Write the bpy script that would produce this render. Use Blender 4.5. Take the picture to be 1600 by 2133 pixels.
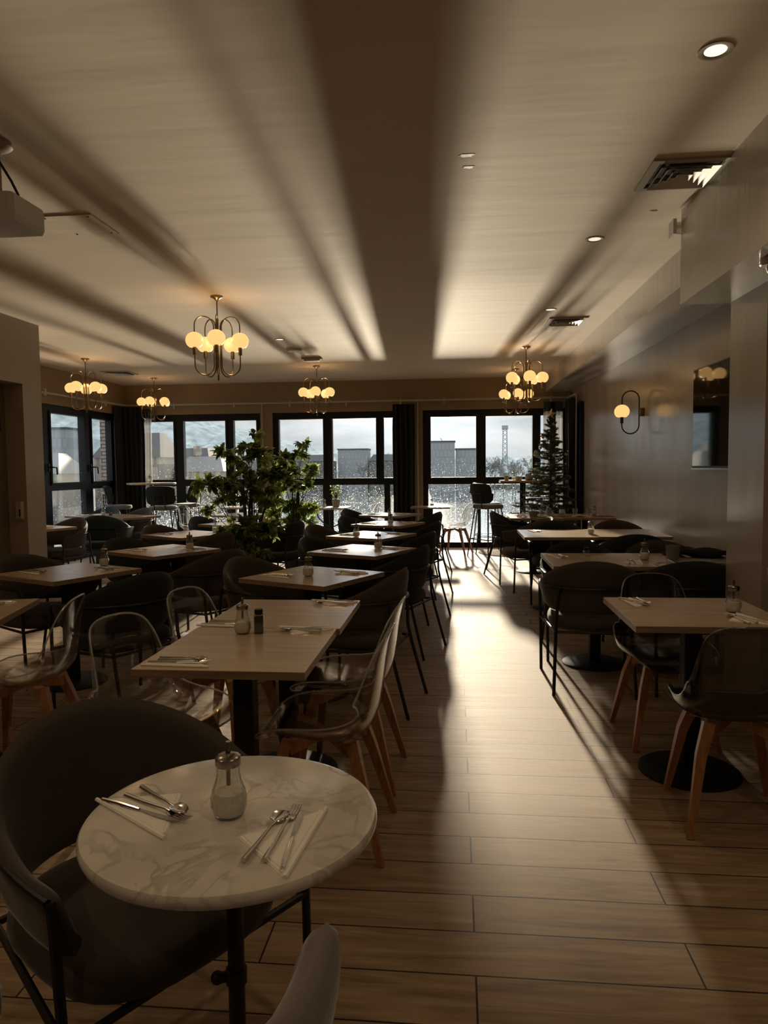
import bpy, math, random
from mathutils import Vector, Matrix
random.seed(7)
PI = math.pi
C = bpy.context.scene.collection
for o in list(bpy.data.objects): bpy.data.objects.remove(o)

# ------------------------------------------------------------------ camera, sky, sun, exposure
def setup():
    sc = bpy.context.scene
    cam = bpy.data.objects.new('camera', bpy.data.cameras.new('camera')); C.objects.link(cam)
    cam.data.sensor_fit = 'VERTICAL'; cam.data.sensor_height = 36; cam.data.lens = 36*1500/2133
    cam.data.clip_start = .05; cam.data.clip_end = 3000
    R = Matrix(((0.99500661, 0.00376631, 0.09973794, 0), (0.09930878, 0.06256453, -0.99308783, 0),
                (-0.00998034, 0.99803381, 0.0618781, 0), (0, 0, 0, 1)))
    cam.matrix_world = Matrix.Translation((0, 0, 1.42)) @ R
    sc.camera = cam
    sc.view_settings.view_transform = 'Standard'; sc.view_settings.look = 'None'
    sc.view_settings.gamma = 1; sc.view_settings.use_curve_mapping = False
    sc.view_settings.exposure = EXPOSURE
    w = bpy.data.worlds.new('sky'); sc.world = w; w.use_nodes = True
    nt = w.node_tree; nt.nodes.clear(); N = nt.nodes.new
    out = N('ShaderNodeOutputWorld'); bg = N('ShaderNodeBackground'); tc = N('ShaderNodeTexCoord')
    mp = N('ShaderNodeMapping'); mp.inputs['Scale'].default_value = (3, 3, 14)
    no = N('ShaderNodeTexNoise'); no.inputs['Scale'].default_value = 1.6; no.inputs['Detail'].default_value = 7; no.inputs['Roughness'].default_value = .55
    cr = N('ShaderNodeValToRGB'); cr.color_ramp.elements[0].position = .38; cr.color_ramp.elements[1].position = .62
    cr.color_ramp.elements[0].color = (.60, .66, .69, 1); cr.color_ramp.elements[1].color = (.94, .95, .96, 1)
    L = nt.links.new
    L(tc.outputs['Generated'], mp.inputs[0]); L(mp.outputs[0], no.inputs[0]); L(no.outputs[0], cr.inputs[0])
    e = math.radians(12.5); d = Vector((-.049*math.cos(e), math.cos(e), math.sin(e))).normalized()
    # thin cloud glows around the veiled sun
    dt = N('ShaderNodeVectorMath'); dt.operation = 'DOT_PRODUCT'; dt.inputs[1].default_value = d; L(tc.outputs['Generated'], dt.inputs[0])
    mxx = N('ShaderNodeMath'); mxx.operation = 'MAXIMUM'; mxx.inputs[1].default_value = 0; L(dt.outputs['Value'], mxx.inputs[0])
    pw = N('ShaderNodeMath'); pw.operation = 'POWER'; pw.inputs[1].default_value = 170; L(mxx.outputs[0], pw.inputs[0])
    ma = N('ShaderNodeMath'); ma.operation = 'MULTIPLY_ADD'; ma.inputs[1].default_value = AUREOLE; ma.inputs[2].default_value = SKY; L(pw.outputs[0], ma.inputs[0])
    # sky gain added above the band seen through the windows, to brighten the room
    sx = N('ShaderNodeSeparateXYZ'); L(tc.outputs['Generated'], sx.inputs[0])
    up = N('ShaderNodeMapRange'); up.inputs[1].default_value = .10; up.inputs[2].default_value = .40; up.inputs[3].default_value = 1; up.inputs[4].default_value = 2.4; L(sx.outputs[2], up.inputs[0])
    mu = N('ShaderNodeMath'); mu.operation = 'MULTIPLY'; L(ma.outputs[0], mu.inputs[0]); L(up.outputs[0], mu.inputs[1])
    L(cr.outputs[0], bg.inputs[0]); L(mu.outputs[0], bg.inputs[1]); L(bg.outputs[0], out.inputs[0])
    # low winter sun in front of the windows
    s = bpy.data.objects.new('sun', bpy.data.lights.new('sun', 'SUN')); C.objects.link(s)
    s.data.energy = SUN; s.data.angle = math.radians(1.8); s.data.color = (1, .84, .62)
    e = math.radians(12.5); d = Vector((-.049*math.cos(e), math.cos(e), math.sin(e)))
    s.rotation_euler = d.to_track_quat('Z', 'Y').to_euler()
    # the glint of that sun lying on the harbour water below, which lights the ceiling
    a = bpy.data.lights.new('water_glint', 'AREA'); a.shape = 'RECTANGLE'; a.size = 1.5; a.size_y = 56
    a.energy = GLINT; a.color = (1, .84, .62)
    g = bpy.data.objects.new('water_glint', a); C.objects.link(g)
    y = 12.6 + 66; g.location = (-.053*y, y, -8.9)
    g.rotation_euler = (PI, 0, math.atan(.053))
EXPOSURE = 0.8; SKY = .53; SUN = 5.4; GLINT = 2.45e5; AUREOLE = 3.5
setup()

# ------------------------------------------------------------------ materials
def srgb(r, g, b):
    f = lambda c: (c/255/12.92 if c/255 <= .04045 else ((c/255+.055)/1.055)**2.4)
    return (f(r), f(g), f(b), 1)
def newmat(name):
    m = bpy.data.materials.new(name); m.use_nodes = True; nt = m.node_tree; nt.nodes.clear()
    out = nt.nodes.new('ShaderNodeOutputMaterial')
    return m, nt, out
def pbr(name, col, rough=.5, metal=0, spec=.5, var=0, vscale=8, vstretch=(1, 1, 1), bump=0, bscale=40, bstretch=None, sheen=0, coat=0, rvar=0, trans=0, emit=None, es=0):
    m, nt, out = newmat(name); N = nt.nodes.new; L = nt.links.new
    b = N('ShaderNodeBsdfPrincipled'); L(b.outputs[0], out.inputs[0])
    col = tuple(col[:3])+(1,)
    b.inputs['Base Color'].default_value = col; b.inputs['Roughness'].default_value = rough
    b.inputs['Metallic'].default_value = metal; b.inputs['Specular IOR Level'].default_value = spec
    b.inputs['Sheen Weight'].default_value = sheen; b.inputs['Sheen Roughness'].default_value = .35
    b.inputs['Coat Weight'].default_value = coat; b.inputs['Coat Roughness'].default_value = .12
    if emit: b.inputs['Emission Color'].default_value = tuple(emit[:3])+(1,); b.inputs['Emission Strength'].default_value = es
    tc = N('ShaderNodeTexCoord')
    def noise(scale, stretch, det=4):
        mp = N('ShaderNodeMapping'); mp.inputs['Scale'].default_value = stretch; L(tc.outputs['Object'], mp.inputs[0])
        n = N('ShaderNodeTexNoise'); n.inputs['Scale'].default_value = scale; n.inputs['Detail'].default_value = det; L(mp.outputs[0], n.inputs[0]); return n
    if var:
        n = noise(vscale, vstretch); r = N('ShaderNodeValToRGB'); r.color_ramp.elements[0].position = .3; r.color_ramp.elements[1].position = .7
        r.color_ramp.elements[0].color = tuple(max(0, c*(1-var)) for c in col[:3])+(1,); r.color_ramp.elements[1].color = tuple(c*(1+var) for c in col[:3])+(1,)
        L(n.outputs[0], r.inputs[0]); L(r.outputs[0], b.inputs['Base Color'])
    if rvar:
        n = noise(vscale, vstretch); mr = N('ShaderNodeMapRange'); mr.inputs[3].default_value = rough-rvar; mr.inputs[4].default_value = rough+rvar
        mr.inputs[1].default_value = .3; mr.inputs[2].default_value = .7
        L(n.outputs[0], mr.inputs[0]); L(mr.outputs[0], b.inputs['Roughness'])
    if bump:
        n = noise(bscale, bstretch or vstretch, 3); bp = N('ShaderNodeBump'); bp.inputs['Strength'].default_value = bump; bp.inputs['Distance'].default_value = .01
        L(n.outputs[0], bp.inputs['Height']); L(bp.outputs[0], b.inputs['Normal'])
    return m
def clear(name, tint=(.93, .93, .92), gloss=.05, edge=None, ior=1.45, gcol=(1, 1, 1), diff=0, drops=0):
    """thin clear pane: see-through with fresnel reflection; edge = tint reached at grazing view"""
    m, nt, out = newmat(name); N = nt.nodes.new; L = nt.links.new
    t = N('ShaderNodeBsdfTransparent'); t.inputs[0].default_value = tint+(1,)
    g = N('ShaderNodeBsdfGlossy'); g.inputs[0].default_value = gcol+(1,); g.inputs['Roughness'].default_value = gloss
    # schlick reflectance from the facing angle, the same on both sides of the thin sheet
    f0 = ((ior-1)/(ior+1))**2; lf = N('ShaderNodeLayerWeight'); lf.inputs[0].default_value = .5
    pw = N('ShaderNodeMath'); pw.operation = 'POWER'; pw.inputs[1].default_value = 4.0; L(lf.outputs['Facing'], pw.inputs[0])
    fr = N('ShaderNodeMath'); fr.operation = 'MULTIPLY_ADD'; fr.inputs[1].default_value = .6; fr.inputs[2].default_value = f0; L(pw.outputs[0], fr.inputs[0])
    mx = N('ShaderNodeMixShader'); L(fr.outputs[0], mx.inputs[0]); L(t.outputs[0], mx.inputs[1]); L(g.outputs[0], mx.inputs[2])
    last = mx
    if edge:
        lw = N('ShaderNodeLayerWeight'); lw.inputs[0].default_value = .45
        r = N('ShaderNodeValToRGB'); r.color_ramp.elements[0].position = .35; r.color_ramp.elements[0].color = tint+(1,); r.color_ramp.elements[1].color = edge+(1,)
        L(lw.outputs['Facing'], r.inputs[0]); L(r.outputs[0], t.inputs[0])
    if diff:
        d = N('ShaderNodeBsdfTranslucent'); d.inputs[0].default_value = (.9, .9, .88, 1)
        m2 = N('ShaderNodeMixShader'); m2.inputs[0].default_value = diff; L(last.outputs[0], m2.inputs[1]); L(d.outputs[0], m2.inputs[2]); last = m2
    if drops:
        tc = N('ShaderNodeTexCoord'); last2 = None; masks = []
        for sc, th in ((60, .30), (26, .26)):
            v = N('ShaderNodeTexVoronoi'); v.inputs['Scale'].default_value = sc; L(tc.outputs['Object'], v.inputs[0])
            sp = N('ShaderNodeSeparateColor'); L(v.outputs['Color'], sp.inputs[0])
            # drop radius varies; more drops low on the pane
            z = N('ShaderNodeSeparateXYZ'); L(tc.outputs['Object'], z.inputs[0])
            mr = N('ShaderNodeMapRange'); mr.inputs[1].default_value = .4; mr.inputs[2].default_value = 2.45; mr.inputs[3].default_value = th*1.1; mr.inputs[4].default_value = -.06; L(z.outputs[2], mr.inputs[0])
            ml = N('ShaderNodeMath'); ml.operation = 'MULTIPLY'; L(sp.outputs[0], ml.inputs[0]); L(mr.outputs[0], ml.inputs[1])
            lt = N('ShaderNodeMath'); lt.operation = 'LESS_THAN'; L(v.outputs['Distance'], lt.inputs[0]); L(ml.outputs[0], lt.inputs[1])
            masks.append(lt)
        ad = N('ShaderNodeMath'); ad.operation = 'MAXIMUM'; L(masks[0].outputs[0], ad.inputs[0]); L(masks[1].outputs[0], ad.inputs[1])
        sc_ = N('ShaderNodeMath'); sc_.operation = 'MULTIPLY'; sc_.inputs[1].default_value = drops; L(ad.outputs[0], sc_.inputs[0])
        d = N('ShaderNodeBsdfTranslucent'); d.inputs[0].default_value = (.9, .92, .95, 1)
        m2 = N('ShaderNodeMixShader'); L(sc_.outputs[0], m2.inputs[0]); L(last.outputs[0], m2.inputs[1]); L(d.outputs[0], m2.inputs[2]); last = m2
    L(last.outputs[0], out.inputs[0]); return m
def wood(name, c0, c1, rough=.4, scale=3, stretch=(1, 14, 14), bump=.05):
    m, nt, out = newmat(name); N = nt.nodes.new; L = nt.links.new
    b = N('ShaderNodeBsdfPrincipled'); L(b.outputs[0], out.inputs[0]); b.inputs['Roughness'].default_value = rough
    tc = N('ShaderNodeTexCoord'); mp = N('ShaderNodeMapping'); mp.inputs['Scale'].default_value = stretch; L(tc.outputs['Object'], mp.inputs[0])
    n = N('ShaderNodeTexNoise'); n.inputs['Scale'].default_value = scale; n.inputs['Detail'].default_value = 6; n.inputs['Distortion'].default_value = .6; L(mp.outputs[0], n.inputs[0])
    r = N('ShaderNodeValToRGB'); r.color_ramp.elements[0].position = .35; r.color_ramp.elements[1].position = .65
    r.color_ramp.elements[0].color = c0; r.color_ramp.elements[1].color = c1
    L(n.outputs[0], r.inputs[0]); L(r.outputs[0], b.inputs['Base Color'])
    bp = N('ShaderNodeBump'); bp.inputs['Strength'].default_value = bump; bp.inputs['Distance'].default_value = .003; L(n.outputs[0], bp.inputs['Height']); L(bp.outputs[0], b.inputs['Normal'])
    return m
def floor_mat():
    m, nt, out = newmat('oak_planks'); N = nt.nodes.new; L = nt.links.new
    b = N('ShaderNodeBsdfPrincipled'); L(b.outputs[0], out.inputs[0])
    tc = N('ShaderNodeTexCoord'); mp = N('ShaderNodeMapping'); mp.inputs['Location'].default_value = (-.05, -.042, 0); L(tc.outputs['Object'], mp.inputs[0])
    br = N('ShaderNodeTexBrick'); br.inputs['Scale'].default_value = 1; br.inputs['Brick Width'].default_value = 1.24; br.inputs['Row Height'].default_value = .19
    br.inputs['Mortar Size'].default_value = .0032; br.inputs['Mortar Smooth'].default_value = .3; br.inputs['Bias'].default_value = 0
    br.offset = .5; br.offset_frequency = 2
    br.inputs['Color1'].default_value = (.0, .0, .0, 1); br.inputs['Color2'].default_value = (1, 1, 1, 1); br.inputs['Mortar'].default_value = (.5, .5, .5, 1)
    L(mp.outputs[0], br.inputs[0])
    # grain runs along each board, shifted board by board
    m2 = N('ShaderNodeMapping'); m2.inputs['Scale'].default_value = (1.2, 13, 1); L(tc.outputs['Object'], m2.inputs[0])
    va = N('ShaderNodeVectorMath'); va.operation = 'MULTIPLY_ADD'; va.inputs[1].default_value = (7, 5, 3); L(br.outputs['Color'], va.inputs[0]); L(m2.outputs[0], va.inputs[2])
    n = N('ShaderNodeTexNoise'); n.inputs['Scale'].default_value = 1.6; n.inputs['Detail'].default_value = 7; n.inputs['Roughness'].default_value = .6; n.inputs['Distortion'].default_value = 1.4; L(va.outputs[0], n.inputs[0])
    r = N('ShaderNodeValToRGB'); r.color_ramp.elements[0].position = .3; r.color_ramp.elements[1].position = .72
    r.color_ramp.elements[0].color = FLOOR0; r.color_ramp.elements[1].color = FLOOR1; L(n.outputs[0], r.inputs[0])
    bc = N('ShaderNodeMix'); bc.data_type = 'RGBA'; bc.blend_type = 'MULTIPLY'; bc.inputs[0].default_value = .25
    L(r.outputs[0], bc.inputs[6]); hs = N('ShaderNodeMapRange'); hs.inputs[3].default_value = .72; hs.inputs[4].default_value = 1.15; L(br.outputs['Color'], hs.inputs[0])
    L(hs.outputs[0], bc.inputs[7])
    mm = N('ShaderNodeMix'); mm.data_type = 'RGBA'; L(br.outputs['Fac'], mm.inputs[0]); L(bc.outputs[2], mm.inputs[6]); mm.inputs[7].default_value = (.02, .013, .008, 1)
    L(mm.outputs[2], b.inputs['Base Color'])
    rr = N('ShaderNodeMapRange'); rr.inputs[3].default_value = .60; rr.inputs[4].default_value = .74; L(n.outputs[0], rr.inputs[0]); L(rr.outputs[0], b.inputs['Roughness'])
    mh = N('ShaderNodeMath'); mh.operation = 'MULTIPLY_ADD'; mh.inputs[1].default_value = -3; L(br.outputs['Fac'], mh.inputs[0]); L(n.outputs[0], mh.inputs[2])
    bp = N('ShaderNodeBump'); bp.inputs['Strength'].default_value = .22; bp.inputs['Distance'].default_value = .002; L(mh.outputs[0], bp.inputs['Height']); L(bp.outputs[0], b.inputs['Normal'])
    b.inputs['Specular IOR Level'].default_value = .2
    return m
def marble_mat():
    m, nt, out = newmat('marble'); N = nt.nodes.new; L = nt.links.new
    b = N('ShaderNodeBsdfPrincipled'); L(b.outputs[0], out.inputs[0]); b.inputs['Roughness'].default_value = .15; b.inputs['Specular IOR Level'].default_value = .8
    tc = N('ShaderNodeTexCoord'); n = N('ShaderNodeTexNoise'); n.inputs['Scale'].default_value = 5.5; n.inputs['Detail'].default_value = 8; n.inputs['Distortion'].default_value = 1.2; L(tc.outputs['Object'], n.inputs[0])
    sb = N('ShaderNodeMath'); sb.operation = 'SUBTRACT'; sb.inputs[1].default_value = .5; L(n.outputs[0], sb.inputs[0])
    ab = N('ShaderNodeMath'); ab.operation = 'ABSOLUTE'; L(sb.outputs[0], ab.inputs[0])
    n2 = N('ShaderNodeTexNoise'); n2.inputs['Scale'].default_value = 7; n2.inputs['Detail'].default_value = 3; L(tc.outputs['Object'], n2.inputs[0])
    mr = N('ShaderNodeMapRange'); mr.inputs[1].default_value = 0; mr.inputs[2].default_value = .035; L(ab.outputs[0], mr.inputs[0])
    m3 = N('ShaderNodeMapRange'); m3.inputs[1].default_value = .42; m3.inputs[2].default_value = .62; L(n2.outputs[0], m3.inputs[0])
    mx = N('ShaderNodeMath'); mx.operation = 'MAXIMUM'; L(mr.outputs[0], mx.inputs[0]); L(m3.outputs[0], mx.inputs[1])
    n3 = N('ShaderNodeTexNoise'); n3.inputs['Scale'].default_value = 4; n3.inputs['Detail'].default_value = 5; L(tc.outputs['Object'], n3.inputs[0])
    r0 = N('ShaderNodeValToRGB'); r0.color_ramp.elements[0].position = .35; r0.color_ramp.elements[0].color = (.56, .53, .47, 1); r0.color_ramp.elements[1].position = .6; r0.color_ramp.elements[1].color = (.72, .685, .61, 1); L(n3.outputs[0], r0.inputs[0])
    mm = N('ShaderNodeMix'); mm.data_type = 'RGBA'; L(mx.outputs[0], mm.inputs[0]); mm.inputs[6].default_value = (.42, .395, .35, 1); L(r0.outputs[0], mm.inputs[7])
    L(mm.outputs[2], b.inputs['Base Color']); return m
def brick_mat(name, c1, c2, mortar, w=.22, h=.065, ms=.01):
    m, nt, out = newmat(name); N = nt.nodes.new; L = nt.links.new
    b = N('ShaderNodeBsdfPrincipled'); L(b.outputs[0], out.inputs[0]); b.inputs['Roughness'].default_value = .8
    tc = N('ShaderNodeTexCoord'); mp = N('ShaderNodeMapping'); mp.inputs['Rotation'].default_value = (PI/2, 0, 0); L(tc.outputs['Object'], mp.inputs[0])
    br = N('ShaderNodeTexBrick'); br.inputs['Scale'].default_value = 1; br.inputs['Brick Width'].default_value = w; br.inputs['Row Height'].default_value = h; br.inputs['Mortar Size'].default_value = ms
    br.inputs['Color1'].default_value = c1; br.inputs['Color2'].default_value = c2; br.inputs['Mortar'].default_value = mortar
    L(mp.outputs[0], br.inputs[0]); L(br.outputs[0], b.inputs['Base Color']); return m
def leaf_mat(name, c0, c1, tr=.35):
    m, nt, out = newmat(name); N = nt.nodes.new; L = nt.links.new
    tc = N('ShaderNodeTexCoord'); n = N('ShaderNodeTexNoise'); n.inputs['Scale'].default_value = 9; L(tc.outputs['Object'], n.inputs[0])
    r = N('ShaderNodeValToRGB'); r.color_ramp.elements[0].position = .4; r.color_ramp.elements[1].position = .62; r.color_ramp.elements[0].color = c0; r.color_ramp.elements[1].color = c1
    L(n.outputs[0], r.inputs[0])
    b = N('ShaderNodeBsdfPrincipled'); b.inputs['Roughness'].default_value = .38; L(r.outputs[0], b.inputs['Base Color'])
    t = N('ShaderNodeBsdfTranslucent'); L(r.outputs[0], t.inputs[0])
    mx = N('ShaderNodeMixShader'); mx.inputs[0].default_value = tr; L(b.outputs[0], mx.inputs[1]); L(t.outputs[0], mx.inputs[2]); L(mx.outputs[0], out.inputs[0]); return m
def water_mat():
    m, nt, out = newmat('harbour_water'); N = nt.nodes.new; L = nt.links.new
    b = N('ShaderNodeBsdfPrincipled'); L(b.outputs[0], out.inputs[0]); b.inputs['Base Color'].default_value = (.05, .075, .08, 1); b.inputs['Roughness'].default_value = .08
    tc = N('ShaderNodeTexCoord'); mp = N('ShaderNodeMapping'); mp.inputs['Scale'].default_value = (1, 2.2, 1); L(tc.outputs['Object'], mp.inputs[0])
    n = N('ShaderNodeTexNoise'); n.inputs['Scale'].default_value = .55; n.inputs['Detail'].default_value = 4; L(mp.outputs[0], n.inputs[0])
    bp = N('ShaderNodeBump'); bp.inputs['Strength'].default_value = .25; bp.inputs['Distance'].default_value = .10; L(n.outputs[0], bp.inputs['Height']); L(bp.outputs[0], b.inputs['Normal']); return m
FLOOR0 = (.18, .115, .065, 1); FLOOR1 = (.40, .285, .18, 1)
M = dict(
    ceil=pbr('ceiling_paint', (.68, .59, .47), .70, spec=.17, var=.04, vscale=1.2, vstretch=(.5, 3, 1), bump=.25, bscale=1.5, bstretch=(.6, 4, 1)),
    wall=pbr('taupe_paint', (.36, .29, .215), .6, var=.03),
    gloss=pbr('satin_taupe_paint', (.46, .40, .33), .23, spec=.95, var=.06, vscale=3, vstretch=(1, 1, .12), bump=.10, bscale=7, bstretch=(3, 3, .15), rvar=.04),
    farwall=pbr('brown_paint', (.27, .19, .11), .6),
    floor=floor_mat(), marble=marble_mat(),
    frame=pbr('anthracite_frame', (.009, .011, .012), .5, spec=.25),
    black=pbr('black_metal', (.006, .006, .006), .45),
    blackbase=pbr('black_cast_base', (.010, .010, .010), .6, spec=.2),
    pane=clear('window_pane', (.97, .98, .98), .0, drops=.55),
    clearplastic=clear('clear_polycarbonate', (.94, .935, .92), .05, edge=(.66, .64, .61), ior=2.0),
    clearrim=clear('clear_polycarbonate_rim', (.85, .84, .82), .18, ior=3.4, diff=.24),
    smoke=clear('smoked_polycarbonate', (.52, .52, .53), .06, edge=(.25, .25, .26), ior=1.75),
    smokerim=clear('smoked_polycarbonate_rim', (.5, .5, .5), .15, ior=2.8, diff=.08),
    glass=clear('jar_glass', (.90, .91, .90), .05, edge=(.45, .45, .43), ior=2.0),
    sugar=pbr('sugar', (.82, .78, .70), .9),
    steel=pbr('cutlery_steel', (.62, .60, .57), .18, 1), lid=pbr('dispenser_lid_steel', (.30, .28, .25), .25, 1),
    brass=pbr('antique_brass', (.24, .175, .10), .3, 1),
    globe=pbr('lit_opal_globe', (.25, .20, .13), .4, emit=(1, .56, .20), es=.66),
    napkin=pbr('paper_napkin', (.92, .89, .82), .9, bump=.2, bscale=120),
    oak=wood('oak_laminate', (.42, .30, .195, 1), (.52, .385, .26, 1), .27, 2.2, (1, 9, 9), .02),
    oakedge=wood('oak_edge_band', (.24, .155, .09, 1), (.36, .25, .155, 1), .45),
    beech=wood('beech_leg', (.26, .11, .045, 1), (.38, .18, .08, 1), .4, 4, (14, 14, 1)),
    brown=pbr('taupe_velvet', (.052, .039, .030), .85, sheen=.25, bump=.08, bscale=220),
    dark=pbr('black_teal_velvet', (.011, .014, .014), .85, sheen=.12, bump=.08, bscale=220),
    teal=pbr('dark_teal_velvet', (.014, .030, .036), .85, sheen=.18, bump=.08, bscale=220),
    lilac=pbr('grey_velvet', (.17, .145, .135), .85, sheen=.5, bump=.12, bscale=60),
    seatgrey=pbr('grey_green_fabric', (.16, .17, .15), .8, sheen=.4),
    curtain=pbr('black_curtain', (.010, .012, .013), .9),
    sheer=clear('sheer_curtain', (.45, .45, .45), .9, diff=.10, ior=1.02),
    white=pbr('white_plastic', (.62, .60, .55), .4), offwhite=pbr('offwhite_metal', (.42, .38, .31), .5),
    ceramic=pbr('cream_ceramic', (.50, .44, .36), .35), greyceramic=pbr('grey_ceramic', (.22, .20, .165), .5),
    pot=pbr('planter', (.30, .25, .19), .7, var=.3, vscale=40), darkpot=pbr('dark_planter', (.03, .03, .03), .6),
    bark=pbr('bark', (.06, .045, .03), .9), soil=pbr('soil', (.04, .03, .02), 1),
    leaf=leaf_mat('ficus_leaf', (.09, .14, .035, 1), (.38, .45, .14, 1), .6),
    fir=leaf_mat('fir_needles', (.04, .055, .035, 1), (.17, .17, .10, 1), .15),
    bauble=pbr('pale_bauble', (.55, .50, .42), .3, .3), goldb=pbr('gold_bauble', (.50, .36, .16), .25, .9),
    star=pbr('pale_star', (.62, .54, .44), .4, .3),
    screen=pbr('tv_screen', (.004, .004, .005), .04, spec=.7), lens=pbr('downlight_lens', (.4, .35, .3), .3, emit=(1, .80, .52), es=1.0),
    lensoff=pbr('pale_lens', (.8, .78, .7), .3, emit=(1, .9, .7), es=.5),
    laptop=pbr('laptop_aluminium', (.26, .25, .23), .35, .8), cloth=pbr('black_cloth', (.014, .013, .013), .95),
    rug=pbr('jute_rug', (.20, .13, .08), .95, var=.3, vscale=60, bump=.4, bscale=90),
    pepper=pbr('peppercorns', (.035, .022, .015), .7, var=.6, vscale=220), cork=pbr('bentwood_rim', (.50, .38, .24), .5, var=.2, vscale=6, vstretch=(1, 1, 20)),
    water=water_mat(), brick=brick_mat('pale_brick', (.42, .34, .28, 1), (.35, .28, .23, 1), (.10, .09, .08, 1)),
    hill=pbr('haze_tinted_hill', (.36, .41, .42), 1, spec=0, var=.3, vscale=.16, bump=0), quay=pbr('quay_stone', (.10, .105, .10), .9, var=.2, vscale=.2),  # hill base colour paled towards bluish grey to imitate distance haze
    facadeA=brick_mat('tower_facade', (.27, .29, .31, 1), (.255, .275, .295, 1), (.22, .235, .25, 1), 1.6, 2.9, .22),
    facadeB=brick_mat('house_facade', (.17, .165, .155, 1), (.15, .15, .145, 1), (.10, .10, .10, 1), 1.5, 2.9, .30),
    roof=pbr('slate_roof', (.07, .075, .08), .7, spec=.2), whiteroof=pbr('pale_zinc_roof', (.13, .135, .14), .7), crane=pbr('crane_steel', (.24, .29, .31), .6),
    bare=pbr('bare_trees', (.20, .21, .20), .95), doorw=pbr('dark_door_paint', (.05, .036, .022), .5), metalp=pbr('door_metal', (.14, .11, .07), .5),
)

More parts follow.
